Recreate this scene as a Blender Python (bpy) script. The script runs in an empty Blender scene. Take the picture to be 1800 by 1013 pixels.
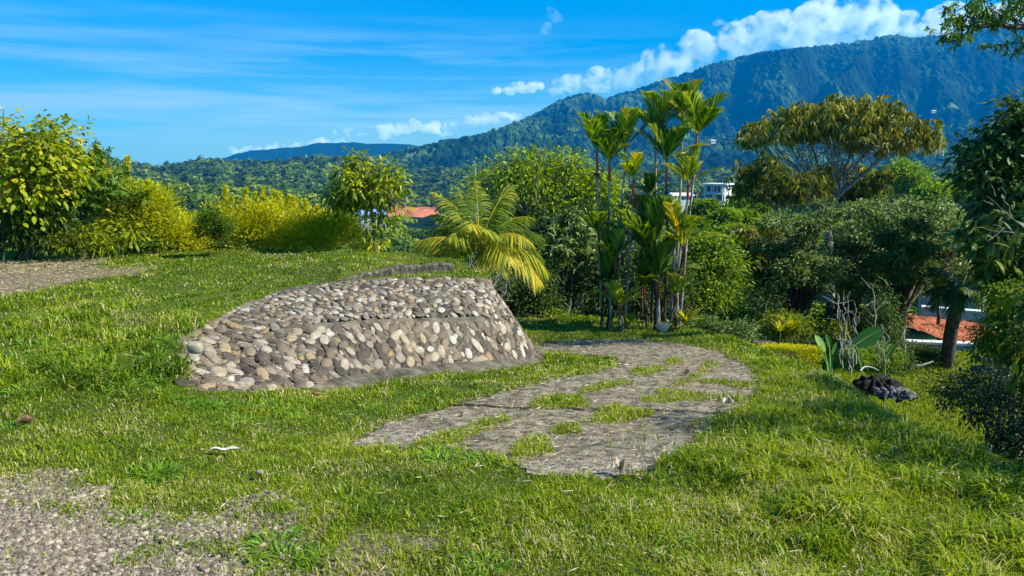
import bpy, math, random
import numpy as np
from mathutils import Vector
R = math.radians
rng = np.random.default_rng(7)
random.seed(7)
scn = bpy.context.scene
COL = scn.collection

# ---------------------------------------------------------------- camera
CZ = 1.6
PITCH = R(10.0)
F = 1310.0                      # focal length in photo pixels (1800 wide)
cd = bpy.data.cameras.new("camera"); cam = bpy.data.objects.new("camera", cd); COL.objects.link(cam)
cam.location = (0, 0, CZ); cam.rotation_euler = (R(90) - PITCH, 0, 0)
cd.sensor_width = 36.0; cd.lens = 36.0 * F / 1800.0; cd.clip_start = 0.1; cd.clip_end = 60000
scn.camera = cam

# ---------------------------------------------------------------- light
SUN_EL = R(41); SUN_AZ = R(103)      # azimuth clockwise from the view direction
tosun = Vector((math.cos(SUN_EL) * math.sin(SUN_AZ), math.cos(SUN_EL) * math.cos(SUN_AZ), math.sin(SUN_EL)))
sl = bpy.data.lights.new("sun", 'SUN'); sl.energy = 5.0; sl.angle = R(0.5); sl.color = (1.0, 0.93, 0.78)
so = bpy.data.objects.new("sun", sl); COL.objects.link(so)
so.rotation_euler = tosun.to_track_quat('Z', 'Y').to_euler(); so.location = (30, 10, 40)
world = bpy.data.worlds.new("World"); scn.world = world; world.use_nodes = True
scn.view_settings.view_transform = 'Standard'; scn.view_settings.look = 'None'
scn.view_settings.exposure = 1.12; scn.view_settings.gamma = 1.0
scn.cycles.max_bounces = 10; scn.cycles.diffuse_bounces = 3; scn.cycles.glossy_bounces = 2
scn.cycles.transmission_bounces = 4; scn.cycles.transparent_max_bounces = 6; scn.cycles.volume_bounces = 8
scn.cycles.volume_max_steps = 96; scn.cycles.sample_clamp_indirect = 6


SKYTINT = (.0, .84, 1.30, 1)
def build_world():
    nt = world.node_tree; N = nt.nodes; L = nt.links
    bg = N['Background']
    tc = N.new('ShaderNodeTexCoord')
    sep = N.new('ShaderNodeSeparateXYZ'); L.new(tc.outputs['Generated'], sep.inputs[0])
    mx = N.new('ShaderNodeMath'); mx.operation = 'MAXIMUM'; mx.inputs[1].default_value = 0.012
    L.new(sep.outputs[2], mx.inputs[0])
    cb = N.new('ShaderNodeCombineXYZ')
    L.new(sep.outputs[0], cb.inputs[0]); L.new(sep.outputs[1], cb.inputs[1]); L.new(mx.outputs[0], cb.inputs[2])
    sky = N.new('ShaderNodeTexSky'); sky.sky_type = 'NISHITA'; sky.sun_disc = False
    sky.sun_elevation = SUN_EL; sky.sun_rotation = SUN_AZ
    sky.altitude = 0; sky.air_density = 1.0; sky.dust_density = 0.35; sky.ozone_density = 3.0
    L.new(cb.outputs[0], sky.inputs[0])
    hs = N.new('ShaderNodeMix'); hs.data_type = 'RGBA'; hs.blend_type = 'MULTIPLY'; hs.inputs[0].default_value = 1.0
    hs.inputs[7].default_value = SKYTINT
    L.new(sky.outputs[0], hs.inputs[6])
    # thin high cirrus: long streaks in the direction of view from the ground (real sky directions)
    def math_(op, a, b=None, clamp=False):
        m = N.new('ShaderNodeMath'); m.operation = op; m.use_clamp = clamp
        for i, s in enumerate((a, b)):
            if s is None: continue
            if isinstance(s, (int, float)): m.inputs[i].default_value = s
            else: L.new(s, m.inputs[i])
        return m.outputs[0]
    mp = N.new('ShaderNodeMapping'); mp.inputs['Scale'].default_value = (1.1, 1.1, 17.0)
    mp.inputs['Rotation'].default_value = (0, R(2.5), 0)
    L.new(tc.outputs['Generated'], mp.inputs[0])
    nz = N.new('ShaderNodeTexNoise'); nz.inputs['Scale'].default_value = 2.3; nz.inputs['Detail'].default_value = 6; nz.inputs['Roughness'].default_value = 0.55
    nz.inputs['Distortion'].default_value = 0.35
    L.new(mp.outputs[0], nz.inputs['Vector'])
    mr = N.new('ShaderNodeMapRange'); mr.inputs[1].default_value = 0.38; mr.inputs[2].default_value = 0.66; mr.inputs[3].default_value = 0; mr.inputs[4].default_value = 1
    L.new(nz.outputs[0], mr.inputs[0])
    # the streaks lie in a belt of low elevation
    e1 = N.new('ShaderNodeMapRange'); e1.inputs[1].default_value = 0.0; e1.inputs[2].default_value = 0.05; L.new(sep.outputs[2], e1.inputs[0])
    e2 = N.new('ShaderNodeMapRange'); e2.inputs[1].default_value = 0.115; e2.inputs[2].default_value = 0.175; e2.inputs[3].default_value = 1; e2.inputs[4].default_value = 0.03; L.new(sep.outputs[2], e2.inputs[0])
    e3 = N.new('ShaderNodeMapRange'); e3.inputs[1].default_value = -0.1; e3.inputs[2].default_value = 0.25; e3.inputs[3].default_value = 1; e3.inputs[4].default_value = 0.1; L.new(sep.outputs[0], e3.inputs[0])
    m = math_('MULTIPLY', mr.outputs[0], e1.outputs[0]); m = math_('MULTIPLY', m, e2.outputs[0]); m = math_('MULTIPLY', m, e3.outputs[0])
    m = math_('MULTIPLY', m, 0.85)
    mix = N.new('ShaderNodeMix'); mix.data_type = 'RGBA'
    L.new(m, mix.inputs[0]); L.new(hs.outputs[2], mix.inputs[6]); mix.inputs[7].default_value = (4.6, 7.6, 9.6, 1)
    # paler air low over the sea, on the left
    v1 = N.new('ShaderNodeMapRange'); v1.inputs[1].default_value = 0.0; v1.inputs[2].default_value = 0.135; v1.inputs[3].default_value = .36; v1.inputs[4].default_value = 0; L.new(sep.outputs[2], v1.inputs[0])
    mix2 = N.new('ShaderNodeMix'); mix2.data_type = 'RGBA'; L.new(v1.outputs[0], mix2.inputs[0]); L.new(mix.outputs[2], mix2.inputs[6]); mix2.inputs[7].default_value = (8.0, 11.0, 10.5, 1)
    L.new(mix2.outputs[2], bg.inputs['Color'])
    bg.inputs['Strength'].default_value = 0.072
build_world()

# ---------------------------------------------------------------- helpers
def ray(px, py):
    """pixel of the photograph -> (x/y, z/y) slope of its line of sight"""
    u = (np.asarray(px, float) - 900) / F; v = (506.5 - np.asarray(py, float)) / F
    c, s = math.cos(PITCH), math.sin(PITCH)
    yy = c + v * s; zz = -s + v * c
    return u / yy, zz / yy
def P(px, py, y):
    a, b = ray(px, py); return np.array((float(a) * y, y, CZ + float(b) * y))
def proj(x, y, z):
    c, s = math.cos(PITCH), math.sin(PITCH); z = z - CZ
    dep = y * c - z * s; up = y * s + z * c
    return 900 + F * x / dep, 506.5 - F * up / dep
def px_for(t, py=290):
    v = (506.5 - py) / F
    return 900 + F * t * (math.cos(PITCH) + math.sin(PITCH) * v)
def sstep(a, b, x):
    t = np.clip((x - a) / (b - a), 0, 1); return t * t * (3 - 2 * t)
def hash2(ix, iy, k=0):
    h = np.sin(ix * 127.1 + iy * 311.7 + k * 74.7) * 43758.5453
    return h - np.floor(h)
def vnoise(x, y, k=0):
    ix = np.floor(x); iy = np.floor(y); fx = x - ix; fy = y - iy
    fx = fx * fx * (3 - 2 * fx); fy = fy * fy * (3 - 2 * fy)
    a = hash2(ix, iy, k); b = hash2(ix + 1, iy, k); c = hash2(ix, iy + 1, k); d = hash2(ix + 1, iy + 1, k)
    return (a * (1 - fx) + b * fx) * (1 - fy) + (c * (1 - fx) + d * fx) * fy
def fbm(x, y, o=4, k=0):
    r = 0; a = 0.5
    for i in range(o):
        r = r + a * vnoise(x, y, k + i); x = x * 2.03 + 5.1; y = y * 2.03 + 1.7; a *= 0.5
    return r / (1 - 0.5 ** o)
def worley(x, y, k=0):
    ix = np.floor(x); iy = np.floor(y); best = np.full(x.shape, 9.0); hid = np.zeros(x.shape)
    for dx in (-1, 0, 1):
        for dy in (-1, 0, 1):
            cx = ix + dx; cy = iy + dy
            px_ = cx + 0.15 + 0.7 * hash2(cx, cy, k); py_ = cy + 0.15 + 0.7 * hash2(cx, cy, k + 3)
            d = np.hypot(x - px_, y - py_); m = d < best
            best = np.where(m, d, best); hid = np.where(m, hash2(cx, cy, k + 7), hid)
    return best, hid
def poly_inside(x, y, poly):
    p = np.asarray(poly); ins = np.zeros(x.shape, bool)
    for i in range(len(p)):
        x1, y1 = p[i]; x2, y2 = p[(i + 1) % len(p)]
        if y1 == y2: continue
        c = ((y1 > y) != (y2 > y)) & (x < (x2 - x1) * (y - y1) / (y2 - y1) + x1)
        ins ^= c
    return ins
def line_dist(x, y, line, closed=False):
    """distance to a polyline and which side (+ = left of its direction)"""
    p = np.asarray(line, float); best = np.full(x.shape, 1e9); side = np.ones(x.shape)
    n = len(p) if closed else len(p) - 1
    for i in range(n):
        a = p[i]; b = p[(i + 1) % len(p)]; ab = b - a; L2 = ab @ ab
        t = np.clip(((x - a[0]) * ab[0] + (y - a[1]) * ab[1]) / L2, 0, 1)
        dx = x - a[0] - t * ab[0]; dy = y - a[1] - t * ab[1]; d = np.hypot(dx, dy)
        m = d < best - 1e-9; best = np.where(m, d, best)
        side = np.where(m, np.sign(ab[0] * (y - a[1]) - ab[1] * (x - a[0])), side)
    return best, side
def poly_sd(x, y, poly):
    d, _ = line_dist(x, y, poly, True); return np.where(poly_inside(x, y, poly), -d, d)
def unit(v):
    return v / np.maximum(np.linalg.norm(v, axis=-1, keepdims=True), 1e-9)

def tag(o, label=None, cat=None, group=None, kind=None):
    if label: o['label'] = label
    if cat: o['category'] = cat
    if group: o['group'] = group
    if kind: o['kind'] = kind
    return o
def empty(name, loc, label=None, cat=None, group=None):
    o = bpy.data.objects.new(name, None); COL.objects.link(o); o.location = tuple(float(c) for c in loc); o.empty_display_size = 0.2
    return tag(o, label, cat, group)

class G:
    """collects faces; build() links them as one mesh object"""
    def __init__(s): s.v = []; s.l = []; s.n = []; s.r = []; s.m = []; s.c = 0
    def add(s, v, f, rnd=0.5, mat=0):
        v = np.asarray(v, float).reshape(-1, 3); f = np.asarray(f)
        if len(f) == 0: return s
        s.v.append(v); s.l.append((f + s.c).ravel()); s.n.append(np.full(len(f), f.shape[1])); s.c += len(v)
        s.r.append(np.broadcast_to(np.asarray(rnd, float), (len(f),))); s.m.append(np.full(len(f), mat))
        return s
    def build(s, name, mats, parent=None, smooth=False, local=True):
        me = bpy.data.meshes.new(name)
        if s.c:
            V = np.concatenate(s.v); L = np.concatenate(s.l).astype(np.int32); n = np.concatenate(s.n).astype(np.int32)
            if parent is not None and local:
                q = parent
                while q is not None: V = V - np.array(q.location); q = q.parent
            me.vertices.add(len(V)); me.vertices.foreach_set('co', V.astype(np.float32).ravel())
            me.loops.add(len(L)); me.loops.foreach_set('vertex_index', L)
            me.polygons.add(len(n)); st = np.concatenate(([0], np.cumsum(n)[:-1])).astype(np.int32)
            me.polygons.foreach_set('loop_start', st)
            me.polygons.foreach_set('material_index', np.concatenate(s.m).astype(np.int32))
            me.polygons.foreach_set('use_smooth', np.full(len(n), smooth))
            a = me.attributes.new('rnd', 'FLOAT', 'FACE'); a.data.foreach_set('value', np.concatenate(s.r).astype(np.float32))
            me.update(calc_edges=True)
        for m in (mats if isinstance(mats, (list, tuple)) else [mats]): me.materials.append(m)
        o = bpy.data.objects.new(name, me); COL.objects.link(o)
        if parent is not None: o.parent = parent
        return o

def tube(g, pts, rad, sides=6, rnd=0.5, mat=0, cap=True):
    pts = np.asarray(pts, float); n = len(pts); rad = np.broadcast_to(np.asarray(rad, float), (n,))
    T = unit(np.gradient(pts, axis=0)); ref = np.array((0.13, 0.21, 0.97)) if abs(T[0][2]) < 0.9 else np.array((1.0, 0.1, 0))
    A = unit(np.cross(T, ref)); B = np.cross(T, A)
    th = np.arange(sides) * 2 * math.pi / sides
    V = pts[:, None] + rad[:, None, None] * (np.cos(th)[None, :, None] * A[:, None] + np.sin(th)[None, :, None] * B[:, None])
    i = np.arange(n - 1)[:, None] * sides; j = np.arange(sides)[None]; k = (j + 1) % sides
    f = np.stack((i + j, i + k, i + sides + k, i + sides + j), -1).reshape(-1, 4)
    g.add(V.reshape(-1, 3), f, rnd, mat)
    if cap:
        g.add(np.concatenate((V[-1], pts[-1:])), [(q, (q + 1) % sides, sides) for q in range(sides)], rnd, mat)
        g.add(np.concatenate((V[0], pts[:1])), [((q + 1) % sides, q, sides) for q in range(sides)], rnd, mat)
def box(g, c, s, rz=0, rnd=0.5, mat=0):
    c = np.asarray(c, float); s = np.asarray(s, float) / 2
    v = np.array([(x, y, z) for z in (-1, 1) for y in (-1, 1) for x in (-1, 1)]) * s
    ca, sa = math.cos(rz), math.sin(rz); v = np.stack((v[:, 0] * ca - v[:, 1] * sa, v[:, 0] * sa + v[:, 1] * ca, v[:, 2]), 1) + c
    g.add(v, [(0, 2, 3, 1), (4, 5, 7, 6), (0, 1, 5, 4), (2, 6, 7, 3), (0, 4, 6, 2), (1, 3, 7, 5)], rnd, mat)

def leaves(g, Pn, D, Up, Ln, W, rnd, bend=0.15, segs=1, fold=0.12, mat=0):
    """leaf blades: Pn base points, D direction of the blade, Up rough normal"""
    n = len(Pn); D = unit(D); S = unit(np.cross(D, Up)); Nn = np.cross(S, D)
    Ln = np.broadcast_to(np.asarray(Ln, float), (n,))[:, None]; W = np.broadcast_to(np.asarray(W, float), (n,))[:, None]
    rnd = np.broadcast_to(np.asarray(rnd, float), (n,))
    grav = np.array((0, 0, -1.0))
    if segs == 1:
        a = Pn; b = Pn + D * Ln * 0.45 + S * W * 0.5 + Nn * W * fold; c = Pn + D * Ln + grav * Ln * bend; d = Pn + D * Ln * 0.45 - S * W * 0.5 + Nn * W * fold
        V = np.stack((a, b, c, d), 1).reshape(-1, 3); i = np.arange(n)[:, None] * 4
        f = np.concatenate((i + np.array([[0, 1, 2]]), i + np.array([[0, 2, 3]])), 1).reshape(-1, 3)
        g.add(V, f, np.repeat(rnd, 2), mat)
    else:
        q = []
        for t, w in ((0, 0.06), (0.33, 0.46), (0.68, 0.40), (1.0, 0.0)):
            ctr = Pn + D * Ln * t + grav * Ln * bend * t * t
            if w: q += [ctr + S * W * w + Nn * W * fold * w, ctr - S * W * w + Nn * W * fold * w]
            else: q += [ctr]
        V = np.stack(q, 1).reshape(-1, 3); i = np.arange(n)[:, None] * 7
        f = np.stack((i + np.array([[0, 2, 3, 1]]), i + np.array([[2, 4, 5, 3]])), 1).reshape(-1, 4)
        g.add(V, f, np.repeat(rnd, 2), mat)
        g.add(V, i + np.array([[4, 6, 5]]), rnd, mat)
def rdir(n, up=0.0):
    v = rng.normal(size=(n, 3)); v = unit(v); v[:, 2] += up; return unit(v)

# ---------------------------------------------------------------- materials
def newmat(name):
    m = bpy.data.materials.new(name); m.use_nodes = True; nt = m.node_tree
    return m, nt, nt.nodes, nt.links, nt.nodes['Principled BSDF'], nt.nodes['Material Output']
def ramp(N, cols, pos=None):
    r = N.new('ShaderNodeValToRGB'); e = r.color_ramp.elements
    n = len(cols); pos = pos or [i / (n - 1) for i in range(n)]
    while len(e) < n: e.new(0.5)
    for i in range(n): e[i].position = pos[i]; e[i].color = (*cols[i], 1)
    return r
def foliage(name, cols, pos=None, transl=0.35, rough=0.5, spec=0.2, gain=1.6):
    cols = [tuple(min(.8, q * gain) for q in c_) for c_ in cols]; spec = min(spec, .25); rough = max(rough, .5)
    m, nt, N, L, bs, out = newmat(name)
    at = N.new('ShaderNodeAttribute'); at.attribute_name = 'rnd'
    r = ramp(N, cols, pos); L.new(at.outputs['Fac'], r.inputs[0])
    L.new(r.outputs[0], bs.inputs['Base Color']); bs.inputs['Roughness'].default_value = rough; bs.inputs['Specular IOR Level'].default_value = spec
    tr = N.new('ShaderNodeBsdfTranslucent')
    hs = N.new('ShaderNodeHueSaturation'); hs.inputs['Hue'].default_value = 0.485; hs.inputs['Value'].default_value = 1.5; hs.inputs['Saturation'].default_value = 1.1
    L.new(r.outputs[0], hs.inputs['Color']); L.new(hs.outputs[0], tr.inputs[0])
    mx = N.new('ShaderNodeMixShader'); mx.inputs[0].default_value = transl
    L.new(bs.outputs[0], mx.inputs[1]); L.new(tr.outputs[0], mx.inputs[2]); L.new(mx.outputs[0], out.inputs[0])
    return m
def rough_mat(name, cols, scale=4, detail=6, rough=0.9, bump=0.3, bscale=30, pos=None, attr=False, dist=0.01, spec=0.3):
    m, nt, N, L, bs, out = newmat(name)
    tc = N.new('ShaderNodeTexCoord')
    nz = N.new('ShaderNodeTexNoise'); nz.inputs['Scale'].default_value = scale; nz.inputs['Detail'].default_value = detail; nz.inputs['Roughness'].default_value = 0.65
    L.new(tc.outputs['Object'], nz.inputs['Vector'])
    r = ramp(N, cols, pos or [0.3 + 0.4 * i / (len(cols) - 1) for i in range(len(cols))]); L.new(nz.outputs[0], r.inputs[0])
    L.new(r.outputs[0], bs.inputs['Base Color']); bs.inputs['Roughness'].default_value = rough; bs.inputs['Specular IOR Level'].default_value = spec
    if bump:
        n2 = N.new('ShaderNodeTexNoise'); n2.inputs['Scale'].default_value = bscale; n2.inputs['Detail'].default_value = 4
        L.new(tc.outputs['Object'], n2.inputs['Vector'])
        bp = N.new('ShaderNodeBump'); bp.inputs['Strength'].default_value = bump; bp.inputs['Distance'].default_value = dist
        L.new(n2.outputs[0], bp.inputs['Height']); L.new(bp.outputs[0], bs.inputs['Normal'])
    return m
# ================================================================ TERRAIN
ROADY = [-6, 2.6, 3.3, 4, 5, 6, 7, 8, 9, 10, 11, 12, 13, 14.5, 20]
ROADZ = [0, 0, -.02, -.12, -.3, -.45, -.6, -.76, -.95, -1.08, -1.2, -1.32, -1.42, -1.5, -1.6]
# wall stations in the photograph: (base, ledge, top) as pixel x, pixel y, distance
WS = [((338, 702, 5.35), (312, 655, 5.75), (300, 614, 6.3)),
      ((440, 709, 5.65), (395, 640, 6.3), (352, 575, 7.0)),
      ((535, 694, 6.1), (480, 584, 7.1), (420, 537, 8.1)),
      ((600, 672, 6.6), (590, 568, 7.6), (520, 507, 9.0)),
      ((733, 652, 7.7), (700, 563, 8.3), (650, 492, 9.7)),
      ((850, 640, 8.4), (830, 560, 8.9), (780, 488, 10.0)),
      ((915, 636, 9.0), (885, 563, 9.35), (840, 492, 10.05)),
      ((941, 632, 9.5), (907, 571, 9.65), (862, 502, 10.2))]
WST = np.array([[P(*q) for q in s] for s in WS])
e = WST[-1]
WST = np.concatenate((WST, [e + np.array([(-.03, .75, -.03), (-.1, .6, .0), (-.2, .5, .0)]),
                            e + np.array([(-.55, 1.5, -.05), (-.6, 1.3, .0), (-.75, 1.05, .0)]),
                            e + np.array([(-1.6, 2.0, -.05), (-1.6, 1.8, .0), (-1.6, 1.5, .0)]),
                            e + np.array([(-2.9, 2.3, -.05), (-2.9, 2.1, .0), (-2.9, 1.8, .0)])]))
BASEL = np.concatenate(([(-9, 4.3), (-3.9, 4.75)], WST[:, 0, :2]))
TOPL = np.concatenate(([(-9, 5.0), (-4.1, 5.7)], WST[:, 2, :2]))
KERB = np.array([P(525, 502, 9.25)[:2], P(555, 497, 9.46)[:2], P(620, 489.5, 9.8)[:2], P(680, 482, 10.16)[:2], P(740, 477.5, 10.4)[:2], P(797, 474, 10.6)[:2]])
PLATEAU = [(-14, -5), (-14, 12.7), (-8.6, 12.8), (-5.7, 13.5), (-4.0, 12.9), (-2.4, 12.0), (-1.3, 11.4), (-1.0, 12.6), (-.6, 14.5),
           (1.0, 14.2), (2.2, 13.7), (2.95, 13.0), (3.4, 11.6), (3.6, 10), (3.5, 8.5), (3.2, 7), (2.8, 5), (2.55, 3.5), (2.3, 0), (2.3, -5)]

def wall_t(x, y):
    dB, sB = line_dist(x, y, BASEL); dT, sT = line_dist(x, y, TOPL)
    t = dB / (dB + dT + 1e-6)
    return np.where(sB < 0, 0.0, np.where(sT > 0, 1.0, t))
def xl_wall(y): return np.interp(y, [5.2, 5.35, 6.3, 7.0, 8.1, 9, 12], [-2.25, -2.38, -2.95, -3.05, -3.1, -2.95, -2.9])
def z_road(x, y):
    return np.interp(y, ROADY, ROADZ) * sstep(-3.3, -1.2, x)
def z_plateau(x, y):
    zb = z_road(x, y)
    zb = zb - 0.05 * sstep(1.5, 2.9, x) * sstep(9, 4, y)
    dk, sk = line_dist(x, y, np.concatenate((KERB, [(-.2, 11.3)])))
    za = 0.11 * np.where(sk > 0, sstep(0.0, 1, dk / (.10 + 1.6 * np.clip(-x - 2.3, 0, 2))), 0) * sstep(-5.5, -2.3, x) * (y > 7)
    t = wall_t(x, y)
    tt = np.where((t > 0) & (t < 1), t ** 1.5, t)
    z = zb + (za - zb) * tt
    z = z - 0.10 * sstep(0.0, .25, t) * sstep(1.0, .85, t) * sstep(-.05, .15, x - xl_wall(y))
    z = z + (fbm(x * .9, y * .9, 3) - .5) * 0.10 * (1 - sstep(0.02, .1, t) * sstep(1.0, .9, t))
    z = z + (fbm(x * 5, y * 5, 2, 9) - .5) * 0.035
    return z
PXC = [-200, 100, 400, 700, 950, 1250, 1500, 1800, 2000]
NODE = {60: [600] * 9, 120: [470, 470, 480, 505, 505, 485, 440, 430, 430], 250: [395, 395, 405, 432, 430, 408, 375, 370, 370],
        400: [350, 350, 365, 392, 385, 378, 350, 345, 345], 600: [326, 326, 342, 362, 355, 352, 332, 328, 328],
        900: [310, 310, 322, 335, 330, 332, 318, 314, 314]}
CANOPY = 9.0
L2 = ([-200, 0, 100, 160, 200, 250, 310, 335, 350, 385, 400, 440, 520, 600, 660, 720, 1000, 1400, 1800, 2000],
      [272, 276, 277, 280, 283, 291, 293, 290, 284, 282, 286, 285, 280, 276, 284, 300, 306, 302, 290, 290])
FRONT = ([560, 600, 640, 700, 760, 810, 860, 920, 1000, 1100, 1800, 2000], [290, 283, 270, 261, 249, 242, 238, 240, 247, 254, 250, 250])
SKYL = ([540, 600, 640, 700, 760, 800, 860, 900, 930, 960, 985, 1010, 1030, 1045, 1062, 1085, 1100, 1130, 1180, 1215, 1250, 1320, 1380, 1440, 1480, 1530, 1560, 1590, 1620, 1660, 1700, 1750, 1800, 1900, 2000],
        [300, 290, 284, 270, 258, 250, 238, 224, 208, 192, 177, 167, 165, 168, 177, 165, 162, 154, 136, 124, 112, 95, 88, 80, 76, 66, 62, 66, 62, 63, 52, 48, 46, 50, 60])
def slope_at(px, py): return ray(px, py)[1]
def z_far(x, y):
    """height of the tree tops' ground far away; x/y picks the skyline column"""
    t = x / np.maximum(y, 1); px = px_for(t)
    ys = [28]; zs = [np.full(x.shape, -8.0) + 3.2 * sstep(.3, .5, t)]
    for d in (60, 120, 250, 400, 600, 900):
        ys.append(d); zs.append(CZ + d * slope_at(px, np.interp(px, PXC, NODE[d])) - CANOPY * min(1, .4 + d / 300))
    ys.append(1300); zs.append(CZ + 1300 * slope_at(px, np.interp(px, *L2)) - CANOPY)
    w = sstep(590, 700, px)
    r15 = CZ + 1600 * slope_at(px, np.interp(px, *L2) + 6) - 14
    fr = CZ + 2000 * slope_at(px, np.interp(px, *FRONT)) - 12
    sk = np.interp(px, *SKYL)
    ys += [1600, 2000, 2450, 3000, 3600, 4300]
    low = np.full(x.shape, -75.0)
    zs.append(r15 * w + (1 - w) * (low * .6)); zs.append(fr * w + (1 - w) * low)
    zs.append((CZ + 2450 * slope_at(px, np.interp(px, *FRONT) - 4 - .10 * np.maximum(0, 240 - sk))) * w + (1 - w) * low)
    zs.append((CZ + 3000 * slope_at(px, .52 * np.interp(px, *FRONT) + .48 * sk)) * w + (1 - w) * low)
    zs.append((CZ + 3600 * slope_at(px, sk) - 12) * w + (1 - w) * low)
    zs.append((CZ + 3600 * slope_at(px, sk) - 130) * w + (1 - w) * low)
    z = zs[0].copy()
    for i in range(len(ys) - 1):
        f = np.clip((y - ys[i]) / (ys[i + 1] - ys[i]), 0, 1)
        if i in (0, 5, 6, 8, 9, 10): pass
        z = np.where((y > ys[i]), zs[i] + (zs[i + 1] - zs[i]) * f, z)
    # gullies and spurs running down the mountain, and rolling ground in the valley
    m = sstep(2000, 2500, y) * sstep(3620, 3350, y) * w
    g1 = fbm(t * 9 + 0.9 * fbm(t * 7, y / 420, 3, 5) + y / 2600, y / 1300, 3, 21)
    g2 = fbm(t * 34 + y / 1500, y / 700, 3, 25)
    rg = 1 - np.abs(2 * g1 - 1) * 1.6
    z = z + m * ((rg - .5) * 145 + (g2 - .5) * 120) * (.12 + .88 * sstep(250, 130, sk))
    z = np.where((y > 1900) & (y < 3650) & (w > .01), np.minimum(z, CZ + y * slope_at(px, sk + 1.5) - 13), z)
    z = z + sstep(60, 300, y) * sstep(3000, 2200, y) * (fbm(x / 90, y / 120, 3, 31) - .5) * np.clip(y / 60, 2, 16)
    return z
def zl(x, y):
    g = np.full(x.shape, -3.1) + (fbm(x * .4, y * .4, 2, 4) - .5) * .2
    g = g - 1.8 * sstep(17.8, 19.3, y) - 3 * sstep(26.5, 28.5, y)
    return np.where(x > 0, -8 + (g + 8) * sstep(1.5, 4.5, x), -8.0)
def z_near(x, y):
    z = z_plateau(x, y)
    d = poly_sd(x, y, PLATEAU); d = np.maximum(d, 0)
    dr = 0.95 * np.maximum(0, d - .25) + .5 * np.minimum(d, .25) 
    return np.where(d > 0, np.maximum(z - dr, np.minimum(z, zl(x, y))), z)
def gz(x, y):
    a = np.array([float(x)]); b = np.array([float(y)])
    return float(z_near(a, b)[0]) if y < 28 else float(z_far(a, b)[0])
def ground_hit(px, py, y0=2.2, y1=27.0):
    """where the line of sight through a photo pixel meets the near ground"""
    a, b = ray(px, py); ys = np.arange(y0, y1, 0.01); h = CZ + float(b) * ys - z_near(float(a) * ys, ys)
    i = np.argmax(h < 0)
    y = ys[i] if (h < 0).any() else y1
    return np.array((float(a) * y, y))
def wpoly(pts): return np.array([ground_hit(*p) for p in pts])

def grid_mesh(name, xs, ys, zf, mats, smooth=True, keep=None, offs=0.0, rndf=None, matf=None):
    X, Y = np.meshgrid(xs, ys); Z = zf(X, Y) + offs
    nx, ny = len(xs), len(ys); i = np.arange(ny - 1)[:, None] * nx + np.arange(nx - 1)[None]
    f = np.stack((i, i + 1, i + nx + 1, i + nx), -1).reshape(-1, 4)
    V = np.stack((X, Y, Z), -1).reshape(-1, 3)
    if keep is not None:
        c = V[f].mean(1); f = f[keep(c[:, 0], c[:, 1])]
        u = np.unique(f); mp = np.zeros(len(V), int); mp[u] = np.arange(len(u)); V = V[u]; f = mp[f]
    g = G(); c = V[f].mean(1)
    g.add(V, f, 0.5 if rndf is None else rndf(c[:, 0], c[:, 1]))
    if matf is not None: g.m[-1] = matf(c[:, 0], c[:, 1])
    return g.build(name, mats, smooth=smooth)
def attr_point(o, name, vals):
    a = o.data.attributes.new(name, 'FLOAT', 'POINT'); a.data.foreach_set('value', vals.astype(np.float32))
def co_of(o):
    c = np.empty(len(o.data.vertices) * 3, np.float32); o.data.vertices.foreach_get('co', c); return c.reshape(-1, 3).astype(float)

# ---- outlines on the ground (photo pixels cast onto the terrain)
DRIVE = wpoly([(612, 786), (640, 768), (674, 749), (735, 732), (795, 716), (888, 690), (985, 668), (1050, 657), (1090, 647), (1096, 638), (1078, 629), (1000, 623), (946, 622), (934, 612),
               (962, 604), (1050, 598), (1130, 599), (1200, 606), (1262, 619), (1302, 640), (1322, 660), (1330, 684), (1296, 714), (1240, 757), (1212, 784), (1150, 826), (1118, 838), (1060, 845), (985, 843),
               (930, 835), (912, 818), (870, 806), (800, 792), (775, 788), (715, 786), (660, 790)])
GP = [wpoly(p) for p in (
    [(712, 787), (782, 790), (850, 759), (905, 744), (885, 733), (830, 750), (772, 764)],
    [(925, 719), (955, 702), (1011, 696), (1038, 702), (1032, 718), (970, 722)],
    [(1008, 693), (1052, 676), (1093, 668), (1128, 674), (1076, 684), (1032, 695)],
    [(1026, 743), (1052, 720), (1093, 716), (1150, 731), (1150, 742), (1060, 747)],
    [(972, 765), (993, 745), (1017, 748), (1017, 763)],
    [(898, 810), (919, 777), (962, 774), (977, 785), (972, 803), (930, 812)],
    [(1126, 706), (1160, 687), (1208, 692), (1300, 701), (1302, 709), (1217, 706), (1142, 710)],
    [(1172, 682), (1215, 659), (1241, 636), (1268, 642), (1235, 664), (1208, 681)],
    [(1230, 671), (1274, 670), (1324, 676), (1322, 686), (1274, 681)],
    [(1110, 656), (1160, 645), (1172, 652), (1130, 664)],
    [(1165, 637), (1192, 629), (1204, 636), (1178, 645)],
    [(1215, 752), (1300, 722), (1260, 735)])]
GRAVEL = wpoly([(-150, 850), (0, 862), (60, 866), (104, 872), (100, 905), (130, 930), (190, 940), (290, 944), (400, 932), (450, 912), (480, 918), (465, 945), (440, 965), (425, 1013), (410, 1100), (-150, 1150)])
DIRT = wpoly([(-60, 462), (60, 462), (130, 458), (190, 460), (120, 470), (190, 476), (265, 472), (230, 484), (150, 492), (90, 500), (60, 512), (0, 524), (-60, 530)])
SOIL2 = wpoly([(550, 990), (600, 950), (760, 955), (700, 975), (640, 1010), (560, 1025)])

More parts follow.
